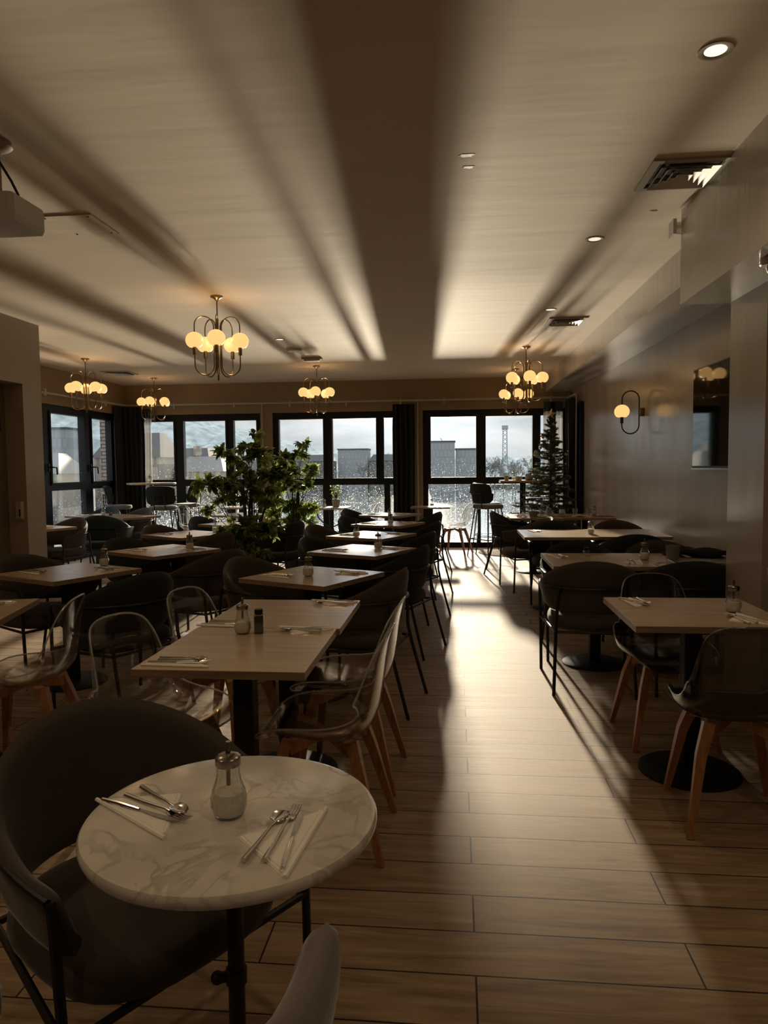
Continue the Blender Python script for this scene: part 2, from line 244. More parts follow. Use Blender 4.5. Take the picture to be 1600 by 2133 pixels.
# ------------------------------------------------------------------ mesh helpers
class MB:
    def __init__(s): s.v = []; s.f = []; s.mi = []; s.cur = 0
    def add(s, vs, fs, mat=None):
        k = len(s.v); s.v += [tuple(v) for v in vs]; s.f += [tuple(i+k for i in f) for f in fs]; s.mi += [s.cur if mat is None else mat]*len(fs); return s
    def box(s, a, b, mat=None, bev=0):
        x0, y0, z0 = a; x1, y1, z1 = b
        if x0 > x1: x0, x1 = x1, x0
        if y0 > y1: y0, y1 = y1, y0
        if z0 > z1: z0, z1 = z1, z0
        if bev <= 0:
            return s.add([(x0, y0, z0), (x1, y0, z0), (x1, y1, z0), (x0, y1, z0), (x0, y0, z1), (x1, y0, z1), (x1, y1, z1), (x0, y1, z1)],
                         [(0, 3, 2, 1), (4, 5, 6, 7), (0, 1, 5, 4), (1, 2, 6, 5), (2, 3, 7, 6), (3, 0, 4, 7)], mat)
        ring = lambda i, z: [(x0+i, y0, z), (x1-i, y0, z), (x1, y0+i, z), (x1, y1-i, z), (x1-i, y1, z), (x0+i, y1, z), (x0, y1-i, z), (x0, y0+i, z)]
        def inr(z):
            i = bev; return [(x0+i, y0+i*.5, z), (x1-i, y0+i*.5, z), (x1-i*.5, y0+i, z), (x1-i*.5, y1-i, z), (x1-i, y1-i*.5, z), (x0+i, y1-i*.5, z), (x0+i*.5, y1-i, z), (x0+i*.5, y0+i, z)]
        rs = [inr(z0), ring(bev, z0+bev), ring(bev, z1-bev), inr(z1)]
        return s.loft(rs, mat)
    def loft(s, rings, mat=None, cap=True, closed=True):
        n = len(rings[0]); vs = [p for r in rings for p in r]; fs = []
        for i in range(len(rings)-1):
            for j in range(n if closed else n-1):
                a = i*n+j; b = i*n+(j+1) % n; fs.append((a, b, b+n, a+n))
        if cap and closed: fs.append(tuple(reversed(range(n)))); fs.append(tuple(range((len(rings)-1)*n, len(rings)*n)))
        return s.add(vs, fs, mat)
    def lathe(s, prof, n=24, c=(0, 0, 0), mat=None, cap=True, flute=0, nf=0):
        rings = []
        for q in prof:
            r, z = q[0], q[1]; fl = q[2] if len(q) > 2 else 0
            rings.append([(c[0]+r*(1+fl*math.cos(nf*2*PI*j/n))*math.cos(2*PI*j/n), c[1]+r*(1+fl*math.cos(nf*2*PI*j/n))*math.sin(2*PI*j/n), c[2]+z) for j in range(n)])
        return s.loft(rings, mat, cap)
    def cone(s, p, q, r0, r1, n=10, mat=None):
        return s.tube([p, q], [r0, r1], n, mat)
    def tube(s, pts, r, n=8, mat=None, closed=False, square=False):
        P = [Vector(p) for p in pts]; m = len(P); rr = r if isinstance(r, (list, tuple)) else [r]*m
        T = []
        for i in range(m):
            if closed: t = P[(i+1) % m]-P[i-1]
            else: t = P[min(i+1, m-1)]-P[max(i-1, 0)]
            T.append(t.normalized())
        up = Vector((0, 0, 1)) if abs(T[0].z) < .9 else Vector((1, 0, 0))
        u = T[0].cross(up).normalized(); rings = []
        for i in range(m):
            u = (u-T[i]*u.dot(T[i])).normalized(); v = T[i].cross(u); ph = PI/4 if square else 0
            rings.append([tuple(P[i]+(u*math.cos(2*PI*j/n+ph)+v*math.sin(2*PI*j/n+ph))*rr[i]) for j in range(n)])
        if closed: rings.append(rings[0]); return s.loft(rings, mat, cap=False)
        return s.loft(rings, mat)
    def sphere(s, c, r, n=16, m=10, mat=None, sz=1, z0=-1, z1=1):
        a0 = math.asin(z0); a1 = math.asin(z1); prof = [(max(r*math.cos(a0+(a1-a0)*i/m), 1e-4), r*sz*math.sin(a0+(a1-a0)*i/m)) for i in range(m+1)]
        return s.lathe(prof, n, c, mat)
    def grid(s, G, mat=None):
        n = len(G[0]); vs = [p for r in G for p in r]
        fs = [(i*n+j, i*n+j+1, (i+1)*n+j+1, (i+1)*n+j) for i in range(len(G)-1) for j in range(n-1)]
        return s.add(vs, fs, mat)
    def slab(s, G, t, mat=0, rim=0):
        """a closed sheet of thickness t grown from a grid of points"""
        R_, n = len(G), len(G[0]); V = [[Vector(p) for p in r] for r in G]; top = []; bot = []
        for i in range(R_):
            a = []; b = []
            for j in range(n):
                du = V[min(i+1, R_-1)][j]-V[max(i-1, 0)][j]; dv = V[i][min(j+1, n-1)]-V[i][max(j-1, 0)]
                nn = du.cross(dv)
                if nn.length < 1e-9: nn = Vector((0, 0, 1))
                nn.normalize(); a.append(tuple(V[i][j]+nn*t/2)); b.append(tuple(V[i][j]-nn*t/2))
            top.append(a); bot.append(b)
        k = len(s.v); s.v += [p for r in top for p in r]+[p for r in bot for p in r]; o = R_*n
        for i in range(R_-1):
            for j in range(n-1):
                q = (i*n+j, i*n+j+1, (i+1)*n+j+1, (i+1)*n+j)
                s.f.append(tuple(k+x for x in q)); s.mi.append(mat); s.f.append(tuple(k+o+x for x in reversed(q))); s.mi.append(mat)
        B = [(i, 0) for i in range(R_)]+[(R_-1, j) for j in range(1, n)]+[(i, n-1) for i in range(R_-2, -1, -1)]+[(0, j) for j in range(n-2, 0, -1)]
        for q in range(len(B)):
            a = B[q]; b = B[(q+1) % len(B)]; ia = a[0]*n+a[1]; ib = b[0]*n+b[1]
            s.f.append((k+ia, k+ib, k+o+ib, k+o+ia)); s.mi.append(rim)
        return s
    def prism(s, poly, z0, z1, mat=None):
        n = len(poly); return s.loft([[(x, y, z0) for x, y in poly], [(x, y, z1) for x, y in poly]], mat)
    def build(s, name, mats, parent=None, smooth=True, angle=35, loc=None, rot=None):
        me = bpy.data.meshes.new(name); me.from_pydata(s.v, [], s.f)
        mats = mats if isinstance(mats, (list, tuple)) else [mats]
        for m in mats: me.materials.append(M[m] if isinstance(m, str) else m)
        me.polygons.foreach_set('material_index', s.mi)
        me.update(); me.validate()
        import bmesh
        b = bmesh.new(); b.from_mesh(me); bmesh.ops.recalc_face_normals(b, faces=b.faces); b.to_mesh(me); b.free()
        if smooth:
            me.polygons.foreach_set('use_smooth', [True]*len(me.polygons))
            try: me.set_sharp_from_angle(angle=math.radians(angle))
            except Exception: pass
        o = bpy.data.objects.new(name, me); C.objects.link(o)
        if parent is not None: o.parent = parent
        if loc: o.location = loc
        if rot: o.rotation_euler = rot if isinstance(rot, tuple) else (0, 0, rot)
        return o
def tag(o, label=None, cat=None, group=None, kind=None):
    if label: o['label'] = label
    if cat: o['category'] = cat
    if group: o['group'] = group
    if kind: o['kind'] = kind
    return o
def thing(name, label, cat, loc=(0, 0, 0), rz=0, group=None):
    o = bpy.data.objects.new(name, None); o.empty_display_size = .05; C.objects.link(o)
    o.location = loc; o.rotation_euler = (0, 0, rz); return tag(o, label, cat, group)
KIDS = {}
def kids(o):
    if o.name not in KIDS: KIDS[o.name] = list(o.children)
    return KIDS[o.name]
def dup(root, loc, rz=0, label=None, group=None, parent=None):
    r = root.copy(); C.objects.link(r); r.parent = parent
    if loc is not None: r.location = loc; r.rotation_euler = (0, 0, rz)
    if label: r['label'] = label
    if group: r['group'] = group
    for ch in kids(root): dup_child(ch, r)
    return r
def dup_child(ch, parent):
    c = ch.copy(); C.objects.link(c); c.parent = parent
    for g in kids(ch): dup_child(g, c)
class Proto:
    """first placement moves the modelled thing itself, every later one is a copy"""
    def __init__(s, o): s.o = o; s.used = False
    def put(s, loc, rz, label, group=None):
        if not s.used:
            s.used = True; s.o.location = loc; s.o.rotation_euler = (0, 0, rz); s.o['label'] = label
            if group: s.o['group'] = group
            return s.o
        return dup(s.o, loc, rz, label, group)
def head(fx, fy): return math.atan2(fy, fx)-PI/2
def struct(name, mb, mats, parent=None, smooth=False, label=None):
    o = mb.build(name, mats, parent, smooth); 
    if parent is None: o['kind'] = 'structure'
    if label: o['label'] = label
    return o

# ------------------------------------------------------------------ the room
H = 2.945; YF = 12.63; XL = -5.98
XR = lambda y: 2.135-.0185*(y-4.5)                       # right wall runs very slightly inwards
mb = MB(); mb.box((-6.25, -3.2, -.25), (2.6, YF+.25, 0)); struct('floor', mb, 'floor')
mb = MB(); mb.box((-6.25, -3.2, H), (2.6, YF+.25, H+.3)); struct('ceiling', mb, 'ceil')
# far wall: header, piers, low sill strips
mb = MB(); mb.box((-6.2, YF, 2.405), (2.2, YF+.25, H))
for a, b in ((-6.2, -5.95), (-3.47, -3.25), (-.72, -.575), (1.88, 2.25)): mb.box((a, YF, 0), (b, YF+.25, 2.405))
struct('wall_far', mb, 'farwall')
mb = MB(); mb.box((XL-.25, 9.0, 2.405), (XL, YF+.25, H)); mb.box((XL-.25, 12.45, 0), (XL, YF+.25, 2.405))
struct('wall_left', mb, 'farwall')
# near left partition with a doorway recess
X = -4.365
mb = MB()
mb.box((X-1.88, 6.955, 0), (X, 7.285, H)); mb.box((X-.2, 5.85, 2.30), (X, 6.955, H)); mb.box((X-.2, -3.2, 0), (X, 5.85, H))
mb.box((X-1.88, 7.285, 0), (X-1.6, 9.02, H))
struct('wall_partition', mb, 'wall')
d = MB(); d.box((X-.26, 5.85, 0), (X-.2, 6.955, 2.30)); o = struct('door_1', d, 'metalp')
d = MB(); d.box((X-.2, 6.62, 0), (X-.185, 6.70, 2.2)); d.build('door_stile', 'doorw', o, False)
d = MB(); d.box((X-.2, 6.765, 1.82), (X-.18, 6.85, 2.15), bev=.004); ip = d.build('indicator_panel', 'black')
tag(ip, 'tall narrow black indicator panel high in the left doorway recess', 'panel')
for dz in (0, .1): pass
t = thing('intercom', 'small pale wall call box low in the left doorway recess', 'intercom', (X, 6.90, 1.02))
mb = MB(); mb.box((-.10, .0, -.09), (-.03, .055, .09), bev=.008); mb.build('housing', 'offwhite', t)
mb = MB(); mb.box((-.055, -.004, -.06), (-.04, .0, .01)); mb.build('button', 'black', t, False)
# right wall, soffit, box soffit, column
mb = MB()
mb.prism([(XR(-3.2), -3.2), (XR(-3.2)+.3, -3.2), (XR(12.8)+.3, 12.8), (XR(YF+.2), YF+.2), (XR(12.55), 12.55), (XR(12.55), 12.55)], 0, H)
struct('wall_right', mb, 'gloss')
mb = MB(); mb.prism([(1.598, 4.59), (2.2, 4.59), (2.2, YF), (1.53, YF)], 2.677, H); struct('trim_1', mb, 'gloss')
mb = MB(); mb.prism([(1.405, -3.2), (2.35, -3.2), (2.2, 4.592), (1.355, 4.592)], 2.385, H); struct('trim_2', mb, 'gloss')
mb = MB(); mb.prism([(1.645, 4.055), (2.2, 4.055), (2.2, 4.564), (1.642, 4.564)], 0, 2.386); struct('wall_column', mb, 'gloss')
mb = MB(); mb.box((1.70, 3.0, 0), (1.76, 4.055, 2.385)); struct('door_2', mb, 'doorw')
mb = MB(); mb.box((-6.25, -3.4, 0), (2.6, -3.2, H)); struct('wall_back', mb, 'wall')
# baseboards
mb = MB(); mb.prism([(XR(4.6)-.015, 4.6), (XR(4.6), 4.6), (XR(11.6), 11.6), (XR(11.6)-.015, 11.6)], 0, .08); struct('baseboard_right', mb, 'wall')

# windows. bars are boxes in the wall plane, each pane a thin sheet
def window(n, x0, x1, ups, lows, axis='x', off=YF, z1=2.405, sashes=()):
    """ups / lows: glazed openings above / below the transom"""
    ya, yb = (.05, .14)
    B = (lambda a0, a1, z0_, z1_, d0=ya, d1=yb: ((a0, off+d0, z0_), (a1, off+d1, z1_))) if axis == 'x' else (lambda a0, a1, z0_, z1_, d0=ya, d1=yb: ((off-d0, a0, z0_), (off-d1, a1, z1_)))
    mb = MB()
    mb.box(*B(x0, x1, 2.285, z1)); mb.box(*B(x0, x1, 1.115, 1.235)); mb.box(*B(x0, x1, 0, .095))
    e = x0
    for a, b in ups: mb.box(*B(e, a, 1.235, 2.285)); e = b
    mb.box(*B(e, x1, 1.235, 2.285)); e = x0
    for a, b in lows: mb.box(*B(e, a, .095, 1.115)); e = b
    mb.box(*B(e, x1, .095, 1.115))
    # raised sash rims around every upper opening
    for a, b in ups:
        w = .035
        for q in ((a-w, a, 1.235-w, 2.285+w), (b, b+w, 1.235-w, 2.285+w), (a, b, 1.235-w, 1.235), (a, b, 2.285, 2.285+w)): mb.box(*B(q[0], q[1], q[2], q[3], .03, .05))
    fr = struct('window_%d' % n, mb, 'frame')
    for a, b in ups:
        p = MB(); p.box(*B(a-.01, b+.01, 1.225, 2.295, .092, .098)); p.build('pane', 'pane', fr, False)
    for a, b in lows:
        p = MB(); p.box(*B(a-.01, b+.01, .085, 1.125, .092, .098)); p.build('pane', 'pane', fr, False)
    return fr
window(1, -5.95, -3.47, [(-5.75, -5.09), (-4.905, -4.125), (-3.975, -3.555)], [(-5.75, -5.07), (-4.89, -4.125), (-3.975, -3.555)])
window(2, -3.25, -.72, [(-3.145, -2.345), (-2.18, -1.40), (-1.265, -.80)], [(-3.15, -2.365), (-2.19, -1.265), (-1.16, -.80)])
window(3, -.575, 1.88, [(-.44, .35), (.515, 1.315), (1.45, 1.80)], [(-.485, .375), (.43, 1.115), (1.20, 1.80)])
w4 = window(4, 9.0, 12.45, [(9.1, 9.86), (10.26, 11.22), (11.48, 12.14)], [(9.1, 9.86), (10.25, 11.24), (11.48, 12.14)], axis='y', off=XL)
for y in (10.14, 11.38):                                 # lever handles on the left window
    mb = MB(); mb.box((XL-.03, y-.02, 1.40), (XL-.01, y+.02, 1.52)); mb.tube([(XL-.01, y, 1.47), (XL+.045, y, 1.47), (XL+.045, y+.1, 1.465), (XL+.045, y+.11, 1.36)], .011, 8)
    mb.build('window_handle', 'black', w4)
# dark door/window set in the right wall near the tree
mb = MB(); x = XR(12.1)
for q in ((11.62, 11.72, 0, 2.42), (12.42, 12.5, 0, 2.42), (11.72, 12.42, 2.32, 2.42), (11.72, 12.42, 0, .1), (11.72, 12.42, 1.1, 1.2)): mb.box((x-.05, q[0], q[2]), (x+.0, q[1], q[3]))
w5 = struct('window_5', mb, 'frame')
mb = MB(); mb.box((x-.03, 11.72, .1), (x-.02, 12.42, 2.32)); mb.build('pane', 'screen', w5, False)
mb = MB(); mb.tube([(x-.05, 11.78, 1.52), (x-.10, 11.78, 1.52), (x-.10, 11.80, 1.38)], .01); mb.build('window_handle', 'black', w5)

# heating / curtain pipe running round under the beam
mb = MB(); mb.tube([(XL+.1, 9.0, 2.53), (XL+.1, YF-.13, 2.57), (1.88, YF-.13, 2.57), (1.90, 11.72, 2.55), (1.90, 11.72, 2.5)], .017, 8)
p = mb.build('curtain_rail', 'offwhite'); tag(p, 'thin pale rail pipe running along the top of the windows', 'rail')
for x, y in ((XL+.1, 9.9), (XL+.1, 11.7), (-5.0, YF-.13), (-3.9, YF-.13), (-2.9, YF-.13), (-1.9, YF-.13), (-.95, YF-.13), (-.2, YF-.13), (.8, YF-.13), (1.6, YF-.13)):
    c = MB(); c.box((x-.012, y-.012, 2.50), (x+.012, y+.03, 2.60)); c.build('bracket', 'offwhite', p, False)
for x, y, lb in ((-3.42, YF-.05, 'thin vertical pipe on the pier left of the second window'), (-.66, YF-.05, 'thin vertical pipe on the pier right of the black curtain'), (1.90, 11.72, 'slim vertical pipe beside the Christmas tree')):
    c = MB(); c.cone((x, y, 0), (x, y, 2.56), .012, .012, 8); tag(c.build('pipe', 'offwhite'), lb, 'pipe')

def curtain(name, pts, z0, z1, mat, label, amp=.03, wl=.085):
    G = []; L_ = 0; P = []
    for i in range(len(pts)-1):
        a = Vector(pts[i]); b = Vector(pts[i+1]); n = max(2, int((b-a).length/.012)); dr = (b-a).normalized(); nr = Vector((-dr.y, dr.x))
        for j in range(n+1):
            q = a+(b-a)*j/n; P.append(q+nr*amp*math.sin((L_+(b-a).length*j/n)*2*PI/wl)*(1+.3*math.sin(q.x*31)))
        L_ += (b-a).length
    for k in range(7):
        z = z1+(z0-z1)*k/6; G.append([(q.x+.006*math.sin(k*1.3+q.x*9), q.y, z) for q in P])
    mb = MB(); mb.slab(G, .004); tag(mb.build(name, mat), label, 'curtain')
curtain('curtain', [(-1.09, YF-.11), (-.715, YF-.11)], .02, 2.51, 'curtain', 'black curtain gathered on the pier between the middle and right windows')
curtain('curtain', [(-5.93, 12.38), (-5.57, 12.50)], .02, 2.54, 'curtain', 'black curtain bunched in the far left corner of the room')
curtain('curtain', [(-5.92, 12.10), (-5.93, 12.33)], .02, 2.54, 'curtain', 'black curtain drawn against the left side window by the corner')
curtain('curtain', [(-5.55, 12.47), (-5.42, 12.47)], .02, 2.5, 'sheer', 'thin see-through curtain strip at the left edge of first far window', .02, .05)
curtain('curtain', [(1.47, 12.47), (1.80, 12.47)], .02, 2.5, 'sheer', 'thin see-through curtain behind the Christmas tree', .02, .06)
curtain('curtain', [(1.58, 12.5), (1.68, 12.5)], .02, 2.5, 'curtain', 'narrow black curtain behind the top of the Christmas tree', .02, .05)
curtain('curtain', [(1.86, 12.40), (1.88, 11.80)], .02, 2.5, 'curtain', 'black curtain drawn along the right wall beside the Christmas tree')

# ------------------------------------------------------------------ ceiling fittings
def downlight(loc, label, lens, watts=0):
    t = thing('downlight', label, 'ceiling light', loc)
    m = MB(); m.lathe([(.040, -.001), (.052, -.004), (.062, -.004), (.064, 0)], 28, cap=False); m.build('trim_ring', 'offwhite', t)
    m = MB(); m.lathe([(.001, -.001), (.042, -.001)], 24, cap=False); m.build('lens', lens, t)
    if watts:
        l = bpy.data.lights.new('downlight_lamp', 'SPOT'); l.energy = watts; l.color = (1, .72, .44); l.spot_size = math.radians(150); l.spot_blend = 1; l.shadow_soft_size = .05
        o = bpy.data.objects.new('lamp', l); C.objects.link(o); o.parent = t; o.location = (0, 0, -.03)
downlight((.96, 2.87, H), 'lit round downlight in the ceiling nearest the camera', 'lens', 9)
for x, y, lb in ((.96, .65, 'added unseen fill downlight behind the camera at right'), (-2.07, 2.2, 'added unseen fill downlight left of the camera'), (-2.07, .2, 'added unseen fill downlight behind the camera at left'), (-.5, -.8, 'added unseen fill downlight straight behind the camera')):
    downlight((x, y, H), lb, 'lens', 11)  # unseen fixtures added behind and beside the camera for warm fill light
downlight((.938, 5.09, H), 'small round downlight between the two square ceiling vents, nearer one', 'lensoff')
downlight((.923, 7.29, H), 'small round downlight just in front of the far square ceiling vent', 'lensoff')
downlight((-2.07, 8.48, H), 'small round downlight left of the round ceiling detector', 'lensoff')
def vent(cx, cy, s, label, rz=0):
    t = thing('ceiling_vent', label, 'vent', (cx, cy, H), rz)
    def sq(a, z0, b, z1): return [[(-a, -a, z0), (a, -a, z0), (a, a, z0), (-a, a, z0)], [(-b, -b, z1), (b, -b, z1), (b, b, z1), (-b, b, z1)]]
    m = MB(); m.loft(sq(s, 0, s, -.012)+[[(-.8*s, -.8*s, -.012), (.8*s, -.8*s, -.012), (.8*s, .8*s, -.012), (-.8*s, .8*s, -.012)]], cap=False); m.build('frame', 'offwhite', t, False)
    m = MB(); m.box((-.8*s, -.8*s, -.002), (.8*s, .8*s, -.001)); m.build('backing', 'black', t, False)
    for k in range(4):
        a = s*(.74-.18*k); m = MB(); m.loft(sq(a-.13*s, -.004, a, -.026), cap=False); m.build('louvre', 'white', t, False)
vent(1.19, 4.02, .20, 'square louvred air vent in the ceiling beside the near soffit')
vent(1.165, 7.88, .20, 'square louvred air vent in the ceiling, farther one at right')
vent(-5.25, 10.95, .22, 'flat square air vent in the ceiling between the two left chandeliers', .1)
mb = MB(); mb.box((-2.5, 4.19, H-.008), (-2.155, 4.555, H), bev=.002)
hp = mb.build('access_hatch', 'ceil', None, False); tag(hp, 'flat square access panel screwed to the ceiling beside the projector', 'panel')
for x, y in ((-2.46, 4.22), (-2.19, 4.22), (-2.19, 4.52), (-2.42, 4.52)):
    m = MB(); m.lathe([(.001, 0), (.006, 0), (.006, .003)], 8, (x, y, H-.011)); m.build('screw', 'black', hp)
mb = MB(); mb.lathe([(.10, 0), (.10, -.012), (.085, -.028), (.02, -.034), (.001, -.034)], 28, (-2.06, 9.2, H)); tag(mb.build('ceiling_detector', 'white'), 'round white disc detector on the ceiling before the middle chandelier', 'detector')
t = thing('emergency_light', 'small white box light on the ceiling by the middle chandelier', 'emergency light', (-1.98, 9.93, H))
mb = MB(); mb.box((-.14, -.05, -.03), (.14, .05, 0), bev=.006); mb.build('housing', 'offwhite', t)
mb = MB(); mb.box((-.11, -.03, -.05), (.11, .03, -.03), bev=.004); mb.build('diffuser', 'white', t)
t = thing('wall_sensor', 'small white horn-shaped sensor peeping out behind the near soffit', 'sensor', (1.335, 4.66, 2.86))
mb = MB(); mb.box((-.02, -.05, -.045), (.0, .05, .045)); mb.build('mount_plate', 'white', t)
mb = MB(); mb.tube([(.0, 0, 0), (.05, 0, 0), (.10, .01, 0)], [.035, .04, .045], 14); mb.build('horn', 'white', t)
t = thing('soffit_sensor', 'white dome sensor under the near soffit at the right edge', 'sensor', (1.475, 3.62, 2.385))
mb = MB(); mb.lathe([(.045, 0), (.045, -.03), (.04, -.035)], 20); mb.build('base', 'white', t)
mb = MB(); mb.sphere((.02, -.01, -.045), .04, 16, 8); mb.build('dome', 'offwhite', t)
# flaked paint patches
for k, (x, y, s) in enumerate(((.055, 3.66, .05), (.07, 3.80, .035), (1.19, 4.58, .03))):
    m = MB(); n = 14; rr = [s*(.5+.6*random.random()) for _ in range(n)]
    m.loft([[(x+rr[j]*math.cos(2*PI*j/n)*1.0, y+rr[j]*.55*math.sin(2*PI*j/n), z) for j in range(n)] for z in (H-.0015, H)])
    tag(m.build('paint_flake', 'metalp'), ['dark flaked paint spot mid ceiling, nearer one', 'dark flaked paint spot mid ceiling, farther one', 'small flaked paint spot on ceiling beyond the near square vent'][k], 'paint flake')
# projector hanging at the left
t = thing('projector', 'white ceiling projector hanging at the left edge of the room', 'projector', (-2.12, 3.25, H))
mb = MB(); mb.lathe([(.07, 0), (.07, -.02), (.05, -.035), (.02, -.045)], 24); mb.build('ceiling_plate', 'offwhite', t)
mb = MB(); mb.cone((0, 0, -.03), (0, 0, -.25), .018, .018, 12); mb.box((-.06, -.06, -.27), (.08, .06, -.245)); mb.build('mount_pole', 'offwhite', t)
mb = MB(); mb.box((-.17, -.14, -.395), (.155, .13, -.275), bev=.018); bd = mb.build('body', 'white', t)
mb = MB(); mb.box((-.13, -.146, -.375), (.07, -.139, -.30), bev=.003); mb.build('lens_window', 'black', bd)
mb = MB(); mb.tube([(.0, -.02, -.06), (.03, -.03, -.10), (.085, -.03, -.19), (.11, -.02, -.25), (.10, 0, -.28)], .006, 8); mb.build('cable', 'black', t)

# ------------------------------------------------------------------ chandeliers and sconce
def racetrack(r0, r1, zt, zb, n=14):
    R_ = (r1-r0)/2; c = (r0+r1)/2; P = []
    for i in range(n+1): a = PI-PI*i/n; P.append((c+R_*math.cos(a), zt-R_+R_*math.sin(a)))
    for i in range(n+1): a = -PI*i/n; P.append((c+R_*math.cos(a), zb+R_+R_*math.sin(a)))
    return P
def make_chandelier():
    t = thing('chandelier', 'x', 'chandelier')
    mb = MB(); mb.lathe([(.055, 0), (.055, -.012), (.03, -.02), (.012, -.04)], 24); mb.build('canopy', 'brass', t)
    mb = MB(); mb.cone((0, 0, -.02), (0, 0, -.72), .006, .006, 8); mb.cone((0, 0, -.20), (0, 0, -.42), .011, .011, 8); mb.cone((0, 0, -.42), (0, 0, -.74), .009, .008, 8); mb.build('stem', 'brass', t)
    for k in range(5):
        a = 2*PI*k/5+.35; ca, sa = math.cos(a), math.sin(a)
        P = racetrack(.035, .205, -.185, -.695)
        m = MB(); m.tube([(r*ca, r*sa, z) for r, z in P], .0055, 7, closed=True); arm = m.build('arm', 'brass', t)
        g = MB(); g.sphere((.205*ca, .205*sa, -.40), .078, 20, 12, sz=.93, z0=-.80, z1=1); g.build('globe', 'globe', arm)
        s = MB(); s.cone((.205*ca, .205*sa, -.525), (.205*ca, .205*sa, -.455), .017, .017, 12); s.build('socket', 'brass', arm)
    return t
ch = Proto(make_chandelier())
for x, y, rz, lb in ((-2.10, 6.295, -.40, 'nearest and largest looking brass chandelier with lit opal globes, left of centre'),
                 (-5.04, 9.5, .44, 'brass chandelier hanging before the left side window'),
                 (-5.0, 11.66, .63, 'small looking brass chandelier in the far left corner'),
                 (-2.07, 10.73, .68, 'brass globe chandelier before the middle window'),
                 (.90, 9.47, .72, 'nearer of the two overlapping chandeliers at right'),
                 (.935, 11.57, .70, 'farther of the two overlapping chandeliers at right')):
    ch.put((x, y, H), rz, lb, 'globe chandeliers'); c = bpy.data.lights.new('chandelier_lamp', 'POINT'); c.energy = 2.6; c.color = (1, .60, .28); c.shadow_soft_size = .03; o = bpy.data.objects.new('lamp', c); C.objects.link(o); o.location = (x, y, H-.36)
t = thing('wall_sconce', 'brass oval loop wall lamp with one lit globe on the right wall', 'wall lamp', (XR(8.25), 8.25, 2.0))
mb = MB(); mb.box((-.05, -.035, -.045), (0, .035, .045), bev=.004); mb.build('backplate', 'brass', t)
P = racetrack(-.235, -.05, .235, -.235)
mb = MB(); mb.tube([(r, 0, z) for r, z in P], .007, 8, closed=True); mb.build('arm', 'black', t)
mb = MB(); mb.sphere((-.235, 0, .01), .082, 20, 12, sz=.93, z0=-.8); mb.build('globe', 'globe', t)
mb = MB(); mb.cone((-.235, 0, -.12), (-.235, 0, -.05), .018, .018, 12); mb.build('socket', 'black', t)
# television
x = XR(5.8)-.05
t = thing('television', 'wide black wall television on the right wall reflecting the window', 'television', (x, 5.79, 1.80), math.atan(.0185))
mb = MB(); mb.box((0, -.74, -.415), (.045, .74, .43), bev=.006); mb.build('casing', 'black', t)
mb = MB(); mb.box((-.002, -.725, -.395), (.001, .725, .42)); mb.build('screen', 'screen', t, False)
mb = MB(); mb.box((-.006, -.74, -.425), (.03, .74, -.412)); mb.build('bottom_bezel', 'steel', t, False)

# ------------------------------------------------------------------ furniture
def cushion(m, rx, ry, z0, z1, p=2.6, n=32, cx=0, cy=0):
    rings = []
    for k in range(9):
        a = -PI/2+PI*k/8; s = .86+.14*math.cos(a) if abs(a) < PI/2-1e-6 else .80; z = (z0+z1)/2+(z1-z0)/2*math.sin(a)
        rings.append([(cx+rx*s*math.copysign(abs(math.cos(t_))**(2/p), math.cos(t_)), cy+ry*s*math.copysign(abs(math.sin(t_))**(2/p), math.sin(t_)), z) for t_ in (2*PI*j/n for j in range(n))])
    top = rings[-1]
    rings.append([(cx+(q[0]-cx)*.5, cy+(q[1]-cy)*.5, z1+.008) for q in top])
    return m.loft(rings)
def u_point(s):
    """plan of the tub back: s runs -1 .. 1 from the left arm tip round the back to the right arm tip; x right, y forward"""
    a = abs(s); sg = 1 if s >= 0 else -1
    if a < .62: t_ = a/.62*PI/2; return (sg*.275*math.sin(t_), -.03-.245*math.cos(t_))
    return (sg*(.275+.006*math.sin((a-.62)/.38*PI)), -.03+(a-.62)/.38*.23)
